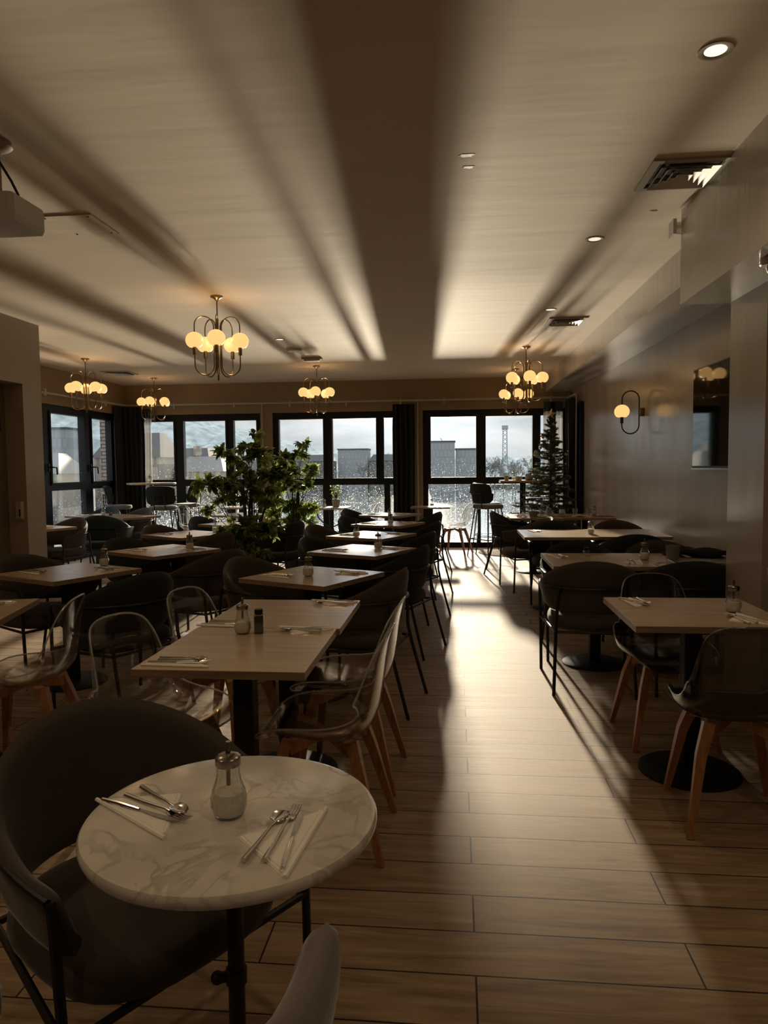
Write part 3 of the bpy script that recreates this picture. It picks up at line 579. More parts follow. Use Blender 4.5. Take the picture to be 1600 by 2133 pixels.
def make_armchair(fab, arm=.655, back=.83, th=.021, tube=True, sz=0):
    t = thing('armchair', 'x', 'chair')
    m = MB(); cushion(m, .268, .262, .375+sz, .468+sz, 3); m.build('seat', fab, t)
    m = MB(); rings = []; NU = 60
    for i in range(NU+1):
        s = -1+2*i/NU; x, y = u_point(s); a = abs(s)
        nx, ny = u_point(s+.01); px, py = u_point(s-.01) if s > -1 else u_point(s); tx, ty = nx-px, ny-py; l = math.hypot(tx, ty); ox, oy = ty/l, -tx/l
        if ox*x+oy*(y+.03) < 0: ox, oy = -ox, -oy
        zt = arm+(back-arm)*(.5+.5*math.cos(min(1, a/.80)*PI))**.85; zb = .49
        if a > .88: q = (a-.88)/.12; zt -= (.05 if tube else .12)*(1-math.sqrt(max(0, 1-q*q))); zb += .06*(1-math.sqrt(max(0, 1-q*q)))
        loop = []; mm = 9 if tube else 18; ex = 7 if tube else 3; tk = th*max(.12, math.sqrt(max(0, 1-(max(0, a-(.93 if tube else .86))/(.07 if tube else .14))**2)))
        for j in range(mm+1):
            f = j/mm; k = math.sqrt(max(0, 1-abs(2*f-1)**ex)); ln = .045*(f-.4)
            loop.append((x+ox*(ln+tk*k), y+oy*(ln+tk*k), zb+(zt-zb)*f))
        for j in range(mm, -1, -1):
            f = j/mm; k = math.sqrt(max(0, 1-abs(2*f-1)**ex)); ln = .045*(f-.4)
            loop.append((x+ox*(ln-tk*k), y+oy*(ln-tk*k), zb+(zt-zb)*f))
        rings.append(loop)
    m.loft(rings); m.build('backrest', fab, t, angle=100)
    # bent tube that holds the tub at half height
    P = []
    for i in range(25):
        s = -.97+1.94*i/24; x, y = u_point(s); l = math.hypot(x, y+.03) or 1; ox, oy = (x/l, (y+.03)/l) if abs(s) < .62 else (math.copysign(1, x), 0)
        P.append((x+ox*.034, y+oy*.034, .635+.02*math.cos(s*PI/2)))
    if tube: m = MB(); m.tube(P, .0085, 8); m.build('frame_tube', 'black', t)
    for sg in (-1, 1):
        if not tube:
            for yy in (.18, -.24): m = MB(); m.tube([(sg*.20, yy, .38), (sg*.26, yy*1.3, 0)], .012, 8); m.build('leg', 'black', t)
            continue
        m = MB(); m.tube([(sg*.309, .19, .64), (sg*.312, .205, .60), (sg*.305, .215, .35), (sg*.30, .225, .0)], .0105, 8); m.build('leg', 'black', t)
        m = MB(); m.tube([(sg*.20, -.262, .645), (sg*.215, -.262, .58), (sg*.225, -.262, .44), (sg*.23, -.285, .33), (sg*.245, -.375, .0)], .0105, 8); m.build('leg', 'black', t)
    if not tube: return t
    m = MB(); m.tube([(-.305, .215, .375), (.305, .215, .375)], .009, 8); m.tube([(-.226, -.265, .375), (.226, -.265, .375)], .009, 8)
    for sg in (-1, 1): m.tube([(sg*.305, .215, .375), (sg*.226, -.265, .375)], .009, 8)
    m.build('seat_frame', 'black', t)
    return t
AC = {k: Proto(make_armchair(k)) for k in ('brown', 'dark', 'teal')}
AC['lilac'] = Proto(make_armchair('lilac', .735, .84, .038, False, -.02))
def armchair(kind, x, y, fx, fy, label, group=None): AC[kind].put((x, y, 0), head(fx, fy), label, group)

def catmull(P, n):
    out = []
    for i in range(len(P)-1):
        a = P[max(i-1, 0)]; b = P[i]; c = P[i+1]; d = P[min(i+2, len(P)-1)]
        for j in range(n):
            t_ = j/n; out.append(tuple(.5*((2*b[k])+(-a[k]+c[k])*t_+(2*a[k]-5*b[k]+4*c[k]-d[k])*t_*t_+(-a[k]+3*b[k]-3*c[k]+d[k])*t_**3) for k in range(len(b))))
    out.append(tuple(P[-1])); return out
SH = [(.215, .400, .06, 0), (.235, .418, .13, .0), (.225, .440, .185, .010), (.17, .450, .218, .03), (.08, .438, .235, .055), (-.02, .422, .24, .075), (-.11, .425, .236, .09),
      (-.175, .458, .228, .095), (-.205, .52, .212, .085), (-.218, .60, .195, .065), (-.228, .68, .182, .045), (-.240, .745, .168, .028), (-.252, .792, .142, .014), (-.260, .816, .09, .005), (-.263, .823, .03, 0)]
def make_shellchair(mat, rim):
    t = thing('shell_chair', 'x', 'chair')
    P = catmull(SH, 4); G = []
    for i, (y, z, w, c) in enumerate(P):
        wv = max(0, min(1, (z-.425)/.17)) if y < -.1 else 0; an = math.radians(82)*wv*wv*(3-2*wv); ny, nz = math.sin(an), math.cos(an)
        row = []
        for j in range(19):
            v = -1+2*j/18; q = abs(v)**2.4*c; row.append((w*math.sin(v*PI/2)*(1-.05*v*v), y+ny*q, z+nz*q))
        G.append(row)
    m = MB(); m.slab(G, .006, 0, 1); sh = m.build('seat_shell', [mat, rim], t, angle=80)
    R_ = [G[i][0] for i in range(len(G))]+G[-1][1:-1]+[G[i][-1] for i in range(len(G)-1, -1, -1)]+G[0][-2:0:-1]
    m = MB(); m.tube(R_[::2], .0042, 7, closed=True); m.build('rolled_rim', rim, sh)
    for sx in (-1, 1):
        for sy in (-1, 1):
            m = MB(); m.tube([(sx*.115, sy*.12, .415), (sx*.15, sy*.155, .30), (sx*.205, sy*.215 - .02, 0)], [.030, .027, .016], 4, square=True); m.build('leg', 'beech', t, False)
    m = MB()
    for sx in (-1, 1):
        m.tube([(-.12*sx, -.125, .385), (0, 0, .405), (.12*sx, .125, .385)], [.034, .018, .034], 4, square=True)
    m.build('cross_brace', 'beech', t, False)
    return t
SC = {'clear': Proto(make_shellchair('clearplastic', 'clearrim')), 'smoke': Proto(make_shellchair('smoke', 'smokerim'))}
def shellchair(kind, x, y, fx, fy, label, group=None): SC[kind].put((x, y, 0), head(fx, fy), label, group)

def make_stool():
    t = thing('bar_stool', 'x', 'bar stool')
    m = MB(); cushion(m, .22, .21, .755, .825, 3); m.build('seat', 'seatgrey', t)
    G = []
    for i in range(13):
        a = -1+2*i/12; row = []
        for j in range(17):
            b = -1+2*j/16; w = .225*math.copysign(abs(math.sin(b*PI/2)), b); hh = .155*math.sqrt(max(0, 1-abs(b)**3.2))
            row.append((w, -.20-.03*a+.06*(w/.225)**2-.0, 1.0+hh*a))
        G.append(row)
    m = MB(); m.slab(G, .03); m.build('backrest', 'dark', t, angle=60)
    m = MB()
    for sg in (-1, 1): m.tube([(sg*.09, -.13, .755), (sg*.09, -.215, .775), (sg*.085, -.235, .90), (sg*.08, -.235, 1.0)], .008, 8)
    m.tube([(-.08, -.235, 1.0), (.08, -.235, 1.0)], .008, 8); m.build('back_frame', 'black', t)
    for sx in (-1, 1):
        for sy in (-1, 1):
            m = MB(); m.tube([(sx*.15, sy*.14, .76), (sx*.235, sy*.225, 0)], .0095, 8); m.build('leg', 'black', t)
    m = MB(); q = .21; m.tube([(-q, -q+.01, .28), (q, -q+.01, .28), (q, q-.01, .28), (-q, q-.01, .28)], .008, 8, closed=True); m.build('footrest', 'black', t)
    return t
BS = Proto(make_stool())

def table(x, y, sx, sy, rz, label, base=.225, group=None):
    t = thing('dining_table', label, 'table', (x, y, 0), rz, group)
    m = MB(); hx, hy = sx/2, sy/2
    m.box((-hx, -hy, .7475), (hx, hy, .75), 0); m.box((-hx, -hy, .722), (hx, hy, .7475), 1)
    m.build('tabletop', ['oak', 'oakedge'], t, False)
    m = MB(); m.box((-.038, -.038, .014), (.038, .038, .722), bev=.004); m.box((-.2, -.02, .705), (.2, .02, .722)); m.box((-.02, -.2, .705), (.02, .2, .722)); m.build('column', 'black', t)
    m = MB(); m.lathe([(.001, 0), (base, 0), (base, .006), (base-.01, .012), (.06, .018), (.001, .018)], 40); m.build('base', 'blackbase', t)
    return t
U = lambda a: (math.cos(a), math.sin(a))
R26 = math.radians(-26)
TB = {}
def tb(k, x, y, sx, sy, rz, label, desc, base=.225): table(x, y, sx, sy, rz, label, base); TB[k] = (x, y, rz, desc)
tb('T1a', -.795, 2.61, .595, .64, 0, 'front half of the wood double table behind the marble table', 'front half of double table')
tb('T1b', -.785, 3.255, .60, .64, 0, 'rear half of the wood double table, pushed against its front half', 'rear half of double table')
tb('T2', -.895, 4.42, .65, .65, R26, 'slanted square wood table right behind the double table', 'slanted table behind double table')
tb('T3', -.76, 5.80, .65, .65, R26, 'second slanted wood table behind the double table in the middle row', 'second slanted middle-row table')
tb('T4', -.84, 7.12, .66, .66, R26, 'third slanted wood table of the middle row', 'third slanted middle-row table')
tb('T5', -.81, 8.58, .66, .66, math.radians(-23), 'fourth slanted wood table of the middle row', 'fourth slanted middle-row table')
tb('T6', -.94, 10.25, .66, .66, math.radians(-23), 'fifth and farthest slanted wood table of the middle row', 'farthest middle-row table')
tb('L1', -2.57, 4.53, .65, .66, R26, 'slanted wood table at left, in front of all its row', 'front table of left row')
tb('L2', -2.43, 5.77, .66, .66, math.radians(-32), 'slanted wood table at left, second of its row', 'second table of left row')
tb('L3', -2.78, 7.22, .66, .66, math.radians(-32), 'slanted wood table at left of the big ficus', 'left table beside the ficus')
tb('L4', -2.72, 8.62, .62, .62, R26, 'wood table half hidden behind the big ficus', 'table hidden behind ficus')
tb('L5', -3.15, 10.33, .68, .66, R26, 'far wood table glimpsed through the big ficus stems', 'far table seen through ficus')
tb('F1', -4.73, 9.96, .66, .66, R26, 'wood table by the left side window, right half of a pair', 'right half of window pair')
tb('F2', -5.32, 10.25, .66, .66, R26, 'wood table by the left side window, left half of a pair', 'left half of window pair')
tb('F3', -4.94, 8.0, .66, .66, R26, 'wood table partly hidden by the left partition edge', 'table by the partition', .2)
tb('F', -2.42, 3.16, .65, .65, math.radians(14), 'wood table cut off at the left picture edge', 'table at left picture edge')
tb('R1', 1.07, 3.385, .655, .67, 0, 'wood table at right nearest the camera between smoked clear chairs', 'nearest right-hand table')
tb('R2a', .985, 5.23, .68, .74, 0, 'second right-hand wood table, aisle half of the pair with laptop', 'aisle half of laptop pair')
tb('R2b', 1.665, 5.23, .67, .74, 0, 'second right-hand wood table, wall half carrying the laptop', 'wall half of laptop pair')
tb('R3a', .98, 7.26, .68, .83, 0, 'third right-hand wood table, aisle half of its pair', 'aisle half of third right pair')
tb('R3b', 1.665, 7.30, .68, .83, 0, 'third right-hand wood table, wall half of its pair', 'wall half of third right pair')
tb('R4a', 1.03, 9.77, .68, .82, 0, 'crowded wood table before the Christmas tree, aisle half', 'aisle half of crowded table')
tb('R4b', 1.70, 9.79, .65, .82, 0, 'crowded wood table before the Christmas tree, wall half', 'wall half of crowded table')
tb('B2', -.43, 12.22, .66, .5, 0, 'small wood table beside the black curtain at the right window', 'small table by black curtain', .2)

# armchairs -----------------------------------------------------------
A = armchair
A('brown', -.60, 4.27, -.985, .17, 'taupe tub armchair right behind the clear chairs of the double table, aisle side')
A('dark', -.52, 5.56, -.95, .31, 'black tub armchair on the aisle side of the second slanted middle table')
A('dark', -.50, 6.75, -.92, .39, 'black tub armchair on the aisle side of the third slanted middle table')
A('dark', -.48, 7.98, -.93, .36, 'black tub armchair on the aisle side of the fourth slanted middle table')
A('dark', -.50, 9.62, -.93, .36, 'farthest black tub armchair along the aisle side of the middle row')
A('brown', -1.20, 4.60, .92, -.39, 'taupe tub armchair at the left of the first slanted middle table')
A('dark', -1.02, 6.02, .93, -.36, 'black tub armchair at the left of the second slanted middle table')
A('brown', -1.25, 7.34, .93, -.36, 'taupe tub armchair at the left of the third slanted middle table')
A('dark', -1.12, 8.68, .93, -.36, 'black tub armchair at the left of the fourth slanted middle table')
A('dark', -1.32, 10.15, .93, -.36, 'black tub armchair at the left of the farthest middle-row table')
A('dark', -2.05, 8.10, -.93, .36, 'black tub armchair standing between the two ficus plants')
A('dark', -2.03, 4.12, -.87, .49, 'large black tub armchair at the right of the front left-row table')
A('brown', -1.92, 5.30, -.87, .49, 'taupe tub armchair at the right of the second left-row table')
A('brown', -2.45, 6.70, -.9, .43, 'taupe tub armchair tucked at the right of the table beside the ficus')
A('brown', -2.86, 4.70, .92, -.39, 'dark taupe tub armchair at the left of the front left-row table')
A('dark', -2.70, 5.93, .9, -.43, 'black tub armchair at the left of the second left-row table')
A('brown', -3.0, 7.36, .92, -.39, 'taupe tub armchair at the left of the table beside the ficus')
A('teal', -2.98, 8.66, .92, -.39, 'teal tub armchair at the left of the table hidden behind the ficus')
A('brown', -4.83, 8.34, -.35, -.94, 'taupe tub armchair facing the camera beside the left partition edge')
A('teal', -4.72, 9.30, -.15, .99, 'dark teal tub armchair with its back turned, before the side window tables')
A('brown', -4.95, 10.55, -.45, -.89, 'taupe tub armchair behind the side window tables, right one')
A('teal', -5.62, 10.85, -.2, -.98, 'teal tub armchair behind the side window tables, left one')
A('teal', -5.12, 7.75, .2, .98, 'teal tub armchair mostly hidden behind the left partition edge')
A('brown', .87, 4.81, .08, 1, 'taupe tub armchair seen from behind in front of the laptop tables')
A('dark', 1.46, 4.84, .0, 1, 'black tub armchair from behind, half hidden by the right column')
A('dark', .95, 5.50, .05, -1, 'black tub armchair on the far side of the laptop tables, aisle one')
A('brown', 1.56, 5.52, .0, -1, 'taupe tub armchair on the far side of the laptop tables, wall one')
A('dark', 1.54, 6.60, 0, 1, 'black tub armchair on the near side of the third right pair')
A('dark', 1.06, 7.62, 0, -1, 'black tub armchair on the far side of the third right pair, aisle one')
A('brown', 1.70, 7.66, 0, -1, 'taupe tub armchair on the far side of the third right pair, wall one')
A('brown', .80, 8.42, -.98, -.2, 'taupe tub armchair turned towards the aisle before the crowded table')
A('dark', .76, 9.72, .99, -.1, 'black tub armchair at the aisle end of the crowded table')
A('brown', -.72, 1.55, .83, -.55, 'large taupe tub armchair in the left foreground by the marble table')
A('lilac', -.505, .89, .0, 1, 'grey velvet tub armchair cut off at the bottom of the picture')
# shell chairs ----------------------------------------------------------
S = shellchair
S('clear', -.50, 2.68, -1, .03, 'clear plastic chair with wooden legs, aisle side of the double table, nearest')
S('clear', -.50, 3.25, -1, .05, 'clear plastic chair with wooden legs, aisle side of the double table, farther')
S('clear', -1.17, 2.72, .93, -.37, 'clear plastic chair on the left of the double table, nearest the camera')
S('clear', -1.13, 3.40, .95, -.30, 'clear plastic chair on the left of the double table, farther one')
S('clear', -2.05, 3.20, -.98, -.18, 'clear plastic chair with wooden legs at the left picture edge')
S('clear', -4.33, 11.6, .97, -.25, 'clear plastic chair standing alone by the left far window')
S('clear', -3.98, 12.15, .9, .3, 'clear plastic chair behind the ficus leaves by the left far window')
S('clear', -2.75, 11.1, -.95, -.2, 'clear plastic chair half hidden behind the smaller ficus')
S('clear', -1.55, 12.1, -.95, .1, 'clear plastic chair beside the small bistro table at the middle window')
S('clear', -.02, 11.82, -.95, .32, 'clear plastic chair glowing in the sun by the right window')
S('smoke', 1.07, 3.80, .05, -1, 'smoked clear chair behind the nearest right-hand table')
S('smoke', 1.10, 2.97, .08, 1, 'smoked clear chair in front of the nearest right-hand table')
# bar stools -------------------------------------------------------------
BS.put((-5.72, 11.75, 0), head(.95, .3), 'dark bar stool left of the round bar table in the left corner')
BS.put((-4.80, 11.42, 0), head(-.15, 1), 'dark bar stool with its back turned before the left bar table')
BS.put((-4.70, 12.2, 0), head(-.95, .1), 'dark bar stool half hidden right of the left bar table')
BS.put((.50, 11.42, 0), head(.75, .66), 'dark bar stool at the right window, nearer one')
BS.put((.52, 12.05, 0), head(.95, .1), 'dark bar stool at the right window, mostly hidden farther one')

# round bar tables, marble bistro table, small bistro tables ---------------
def bar_table(x, y, r, label, top='oak'):
    t = thing('bar_table', label, 'bar table', (x, y, 0))
    m = MB(); m.lathe([(.001, 1.165), (r-.005, 1.165), (r, 1.17), (r, 1.19), (r-.005, 1.195), (.001, 1.195)], 44); m.build('tabletop', top, t)
    m = MB(); m.cone((0, 0, .015), (0, 0, 1.165), .03, .03, 16); m.build('column', 'black', t)
    m = MB(); m.lathe([(.001, 0), (.22, 0), (.22, .008), (.05, .02), (.001, .02)], 36); m.build('base', 'blackbase', t)
bar_table(-5.22, 11.95, .41, 'tall round bar table in the far left corner')
bar_table(1.05, 11.75, .36, 'tall round bar table with cups in front of the right window')
t = thing('bistro_table', 'round white marble bistro table in the foreground', 'table', (-.438, 1.335, 0))
m = MB(); r = .283; m.lathe([(.001, .722), (r-.012, .722), (r-.003, .726), (r, .733), (r, .742), (r-.004, .748), (r-.012, .75), (.001, .75)], 72); m.build('tabletop', 'marble', t)
m = MB(); m.cone((0, 0, .08), (0, 0, .722), .0165, .0165, 18); m.lathe([(.0166, .40), (.021, .402), (.021, .43), (.0166, .432)], 18); m.build('column', 'black', t)
m = MB(); m.cone((0, 0, .415), (-.035, -.01, .415), .010, .010, 12); m.sphere((-.036, -.01, .415), .013, 12, 8); m.build('height_knob', 'black', t)
m = MB(); m.lathe([(.08, .69), (.10, .705), (.10, .722)], 24); m.build('top_plate', 'black', t)
for k in range(3):
    a = 2*PI*k/3+.4; m = MB(); m.tube([(0, 0, .16), (.08*math.cos(a), .08*math.sin(a), .12), (.20*math.cos(a), .20*math.sin(a), .03), (.24*math.cos(a), .24*math.sin(a), .0)], [.018, .016, .013, .012], 8); m.build('foot', 'black', t)
def castiron(x, y, w, d_, label):
    t = thing('bistro_table', label, 'table', (x, y, 0))
    m = MB(); m.box((-w/2, -d_/2, .745), (w/2, d_/2, .775), bev=.004); m.build('tabletop', 'white', t)
    m = MB()
    for sx in (-1, 1):
        m.tube([(sx*.03, 0, .74), (sx*.02, 0, .45), (sx*.06, 0, .28), (sx*.20, 0, .16), (sx*.25, 0, .0)], .013, 8)
        m.tube([(0, sx*.03, .74), (0, sx*.02, .45), (0, sx*.05, .28), (0, sx*.16, .16), (0, sx*.2, .0)], .013, 8)
        m.tube([(sx*.25, 0, .73), (sx*.22, 0, .6), (sx*.10, 0, .48), (sx*.03, 0, .45)], .010, 8)
    m.build('cast_frame', 'black', t)
castiron(-2.05, 11.72, .60, .55, 'white topped cast iron bistro table by the middle window')
castiron(-3.66, 12.0, .56, .5, 'small bistro table behind the ficus stems by the first far window')
t = thing('side_table', 'pale bentwood round side table cut off at the right edge', 'table', (1.80, 3.66, 0))
m = MB(); m.lathe([(.001, .82), (.24, .82), (.25, .815), (.265, .825), (.268, .89), (.258, .892), (.25, .835), (.001, .835)], 44); m.build('tray_top', 'cork', t)
for k in range(3):
    a = 2*PI*k/3; m = MB(); m.tube([(.12*math.cos(a), .12*math.sin(a), .82), (.2*math.cos(a), .2*math.sin(a), 0)], .014, 8); m.build('leg', 'black', t)
m = MB(); m.lathe([(.001, .001), (.60, .001), (.62, .004), (.62, .009), (.60, .012), (.001, .012)], 64, (.98, 11.95, 0)); tag(m.build('round_rug', 'rug'), 'round brown woven rug under the bar table at right window', 'rug')

# ------------------------------------------------------------------ table ware
def make_sugar():
    t = thing('sugar_dispenser', 'x', 'sugar dispenser')
    pr = [(.020, 0), (.028, .003), (.033, .018, .03), (.0335, .035, .05), (.030, .052, .05), (.0235, .070, .06), (.021, .085, .06), (.022, .104, .03)]
    m = MB(); m.lathe(pr, 48, nf=12, cap=True); jar = m.build('jar', 'glass', t, angle=80)
    m = MB(); m.lathe([(.001, .005), (.025, .005), (.0305, .018), (.031, .034), (.027, .048), (.001, .052)], 24); m.build('sugar', 'sugar', t)
    m = MB(); m.lathe([(.0235, .100), (.0245, .102), (.0245, .116), (.022, .119), (.008, .124), (.001, .124)], 28); lid = m.build('lid', 'lid', t)
    m = MB(); m.tube([(.0, 0, .06), (0, 0, .12), (.001, 0, .146)], [.004, .005, .005], 10); m.build('spout', 'lid', lid)
    return t
SG = Proto(make_sugar())
for x, y, z, rz, lb in ((-.440, 1.32, .75, .3, 'glass sugar dispenser on the marble table'), (-.868, 2.83, .75, 0, 'glass sugar dispenser on the double table beside the brown pepper jar'),
    (-.915, 4.37, .75, .4, 'glass sugar dispenser on the slanted table behind the double table'), (-.645, 5.90, .75, 0, 'glass sugar dispenser on the second slanted middle-row table'),
    (-.965, 6.91, .75, .2, 'glass sugar dispenser on the third slanted middle-row table'), (-.77, 8.43, .75, 0, 'glass sugar dispenser on the fourth slanted middle-row table'),
    (-2.46, 4.80, .75, 0, 'glass sugar dispenser on the front left-row table'), (-2.23, 5.83, .75, .2, 'glass sugar dispenser on the second left-row table'),
    (-2.56, 7.45, .75, 0, 'glass sugar dispenser on the left table beside the ficus'), (1.325, 5.22, .75, 0, 'glass sugar dispenser on the laptop tables near the grey pot'),
    (1.31, 7.19, .75, 0, 'glass sugar dispenser on the third right-hand table pair'), (1.248, 3.37, .75, .6, 'glass sugar dispenser on the nearest right-hand table'),
    (-5.2, 10.18, .75, 0, 'glass sugar dispenser on the tables by the left side window'), (-5.16, 11.75, 1.195, 0, 'glass sugar dispenser on the left tall bar table'),
    (-3.02, 10.35, .75, 0, 'glass sugar dispenser on the far table seen through ficus'), (1.86, 9.95, .75, 0, 'glass sugar dispenser on the crowded table near the wall'),
    (.93, 11.80, 1.195, 0, 'glass sugar dispenser among cups on the right bar table'), (-.41, 12.25, .75, 0, 'glass sugar dispenser on the small table by black curtain'),
    (-2.17, 11.72, .775, 0, 'glass sugar dispenser left of the potted plant at the middle window')):
    SG.put((x, y, z), rz, lb, 'sugar dispensers')
def shaker(x, y, label, fill, h=.085):
    t = thing('shaker', label, 'shaker', (x, y, .75), .2)
    m = MB(); m.box((-.020, -.020, 0), (.020, .020, h*.78), bev=.004); m.build('jar', 'glass', t)
    m = MB(); m.box((-.017, -.017, .003), (.017, .017, h*.55 if fill == 'sugar' else h*.70)); m.build('filling', fill, t, False)
    m = MB(); m.lathe([(.014, h*.78), (.014, h*.82), (.017, h*.83), (.017, h), (.001, h)], 20); m.build('cap', 'black', t)
shaker(-.802, 2.835, 'square brown pepper jar beside the sugar on the double table', 'pepper', .10)
shaker(.90, 5.10, 'square glass salt jar on the aisle half of the laptop tables', 'sugar', .10)
shaker(-.93, 10.0, 'small salt jar on the farthest middle-row table', 'sugar', .09)
shaker(-5.05, 10.1, 'small square jar beside the sugar on the left window tables', 'pepper', .08)

# napkin and cutlery prototypes: handle towards -Y, tip towards +Y
def make_napkin():
    m = MB(); P = [(-.085, -.004), (.035, -.122), (.052, .120)]
    for k, (s, z) in enumerate(((1, 0), (.97, .0016), (.90, .0030))):
        c = (.02+.004*k, -.002); q = [(c[0]+(x-c[0])*s, c[1]+(y-c[1])*s) for x, y in P]
        m.prism(q, z, z+.0014)
    m.tube([(.035, -.122, .003), (.052, .120, .003)], .0042, 6); m.tube([(.026, -.11, .003), (.043, .108, .003)], .0036, 6)
    return m.build('napkin', 'napkin', None, False)
def make_knife():
    m = MB(); m.tube([(0, -.105, .003), (0, -.06, .004), (0, -.005, .003)], [.0042, .0048, .0035], 8)
    rings = []
    for i in range(9):
        y = -.005+.105*i/8; w = .004+.0065*math.sin(min(1, i/5)*PI/2) if i < 7 else .0105*(1-(i-6)/2.4)
        rings.append([(-.003, y, .0022), (w-.003, y, .0026), (w-.003, y, .0032), (-.003, y, .0038)])
    m.loft(rings); return m.build('knife', 'steel')
def make_spoon():
    m = MB(); m.tube([(0, -.09, .003), (0, -.04, .0035), (0, .02, .007), (0, .045, .004)], [.0050, .0042, .0024, .003], 8)
    G = []
    for i in range(9):
        a = i/8; w = .0165*math.sqrt(max(0, 1-(2*a-1)**2))*(1.1-.2*a)+.0004; G.append([(w*(-1+2*j/8), .04+.048*a, .0035+.006*((-1+2*j/8)**2)*(w/.0165)+.003*(2*a-1)**2) for j in range(9)])
    m.slab(G, .0016); return m.build('spoon', 'steel')
def make_fork():
    m = MB(); m.tube([(0, -.095, .003), (0, -.04, .0035), (0, .03, .008), (0, .045, .006)], [.0050, .0042, .0024, .004], 8)
    m.slab([[(-.009+.018*j/4, .043+.02*i/3, .006-.002*math.sin(i/3*PI)) for j in range(5)] for i in range(4)], .0016)
    for k in range(4):
        x = -.0082+.0055*k; m.tube([(x, .06, .0045), (x, .08, .004), (x, .10, .008)], [.0013, .0013, .0008], 6)
    return m.build('fork', 'steel')
NP = Proto(tag(make_napkin(), 'x', 'napkin')); KN = Proto(tag(make_knife(), 'x', 'knife')); SP = Proto(tag(make_spoon(), 'x', 'spoon')); FK = Proto(tag(make_fork(), 'x', 'fork'))
def setting(x, y, dx, dy, where, z=.75, items='kfs', sp=1.0, jitter=.1):
    a = head(dx, dy); c, s = math.cos(a), math.sin(a)
    W = lambda u, v: (x+c*u-s*v, y+s*u+c*v)
    NP.put((x, y, z), a+random.uniform(-.05, .05), 'folded white paper napkin '+where, 'folded paper napkins')
    j = lambda: random.uniform(-jitter, jitter)
    if 'k' in items: q = W(.016*sp, .0); KN.put((q[0], q[1], z+.0044), a+.12+j(), 'steel knife on the napkin '+where, 'place setting knives')
    if 'f' in items: q = W(-.008*sp, .012); FK.put((q[0], q[1], z+.0044), a+j(), 'steel fork on the napkin '+where, 'place setting forks')
    if 's' in items: q = W(-.034*sp, .0); SP.put((q[0], q[1], z+.0044), a-.12+j(), 'steel spoon on the napkin '+where, 'place setting spoons')
setting(-.312, 1.238, .06, 1, 'at the right of the marble table', jitter=.03)
setting(-.606, 1.326, .86, -.51, 'at the left of the marble table', jitter=.06)
setting(-.955, 2.375, 1, -.03, 'at the near left of double table')
setting(-.985, 2.985, 1, -.03, 'at the far left of double table')
setting(-.635, 2.895, -1, .08, 'in the middle right of double table')
setting(-.615, 3.50, -1, .1, 'at the far right of double table')
def pair(k, l=(-.15, -.15), r=(.15, .18), sides='lr', dl='left side of ', dr='right side of '):
    x, y, a, desc = TB[k]; u = (math.cos(a), math.sin(a)); v = (-u[1], u[0])
    if 'l' in sides: setting(x+l[0]*u[0]+l[1]*v[0], y+l[0]*u[1]+l[1]*v[1], u[0], u[1], 'on '+dl+desc)
    if 'r' in sides: setting(x+r[0]*u[0]+r[1]*v[0], y+r[0]*u[1]+r[1]*v[1], -u[0], -u[1], 'on '+dr+desc)
for k in ('T2', 'T3', 'T4', 'T5'): pair(k)
pair('T6', r=(.12, .12)); pair('L1'); pair('L2'); pair('L3', sides='l'); pair('F', r=(.12, .2), sides='r'); pair('F2', sides='l')
setting(.87, 3.575, .25, -1, 'at the far left of nearest right-hand table')
setting(1.235, 3.20, -.35, 1, 'by the sugar on nearest right-hand table')
setting(.745, 5.36, .3, -1, 'at the aisle end of the laptop tables')
setting(1.215, 5.05, .05, 1, 'in the middle of the laptop tables')
setting(.80, 7.45, .2, -1, 'at the aisle end of third right pair', items='fs')

# things on the laptop tables
m = MB(); m.lathe([(.001, 0), (.040, 0), (.047, .10), (.049, .108), (.045, .108), (.042, .02), (.001, .018)], 32, (1.50, 5.16, .75)); tag(m.build('ceramic_pot', 'greyceramic'), 'plain grey pot standing beside the laptop', 'pot')
t = thing('laptop', 'closed aluminium laptop on the wall half of the laptop tables', 'laptop', (1.62, 5.03, .75), -.04)
m = MB(); m.box((-.165, -.115, .002), (.165, .115, .010), bev=.002); m.build('body', 'laptop', t)
m = MB(); m.box((-.165, -.115, .0105), (.165, .115, .0165), bev=.002); m.build('lid', 'laptop', t)
m = MB(); m.tube([(1.46, 5.06, .755), (1.40, 5.06, .754), (1.345, 5.0, .754), (1.34, 4.90, .754), (1.345, 4.852, .752), (1.35, 4.845, .70), (1.37, 4.85, .5), (1.39, 4.87, .2)], .003, 6); tag(m.build('charging_cable', 'white'), 'thin cable hanging from the laptop over the table edge', 'cable')
G = []
for i in range(11):
    row = []
    for j in range(15):
        u, v = i/10, j/14; row.append((1.56+.40*v+.03*math.sin(u*5), 5.28+.24*u+.03*math.sin(v*7), .768+.022*math.sin(v*9+u*4)*(.4+.6*u)+.012*math.cos(u*11)+.012))
    G.append(row)
m = MB(); m.slab(G, .022); tag(m.build('folded_garment', 'cloth'), 'crumpled black garment lying behind the laptop', 'clothing')

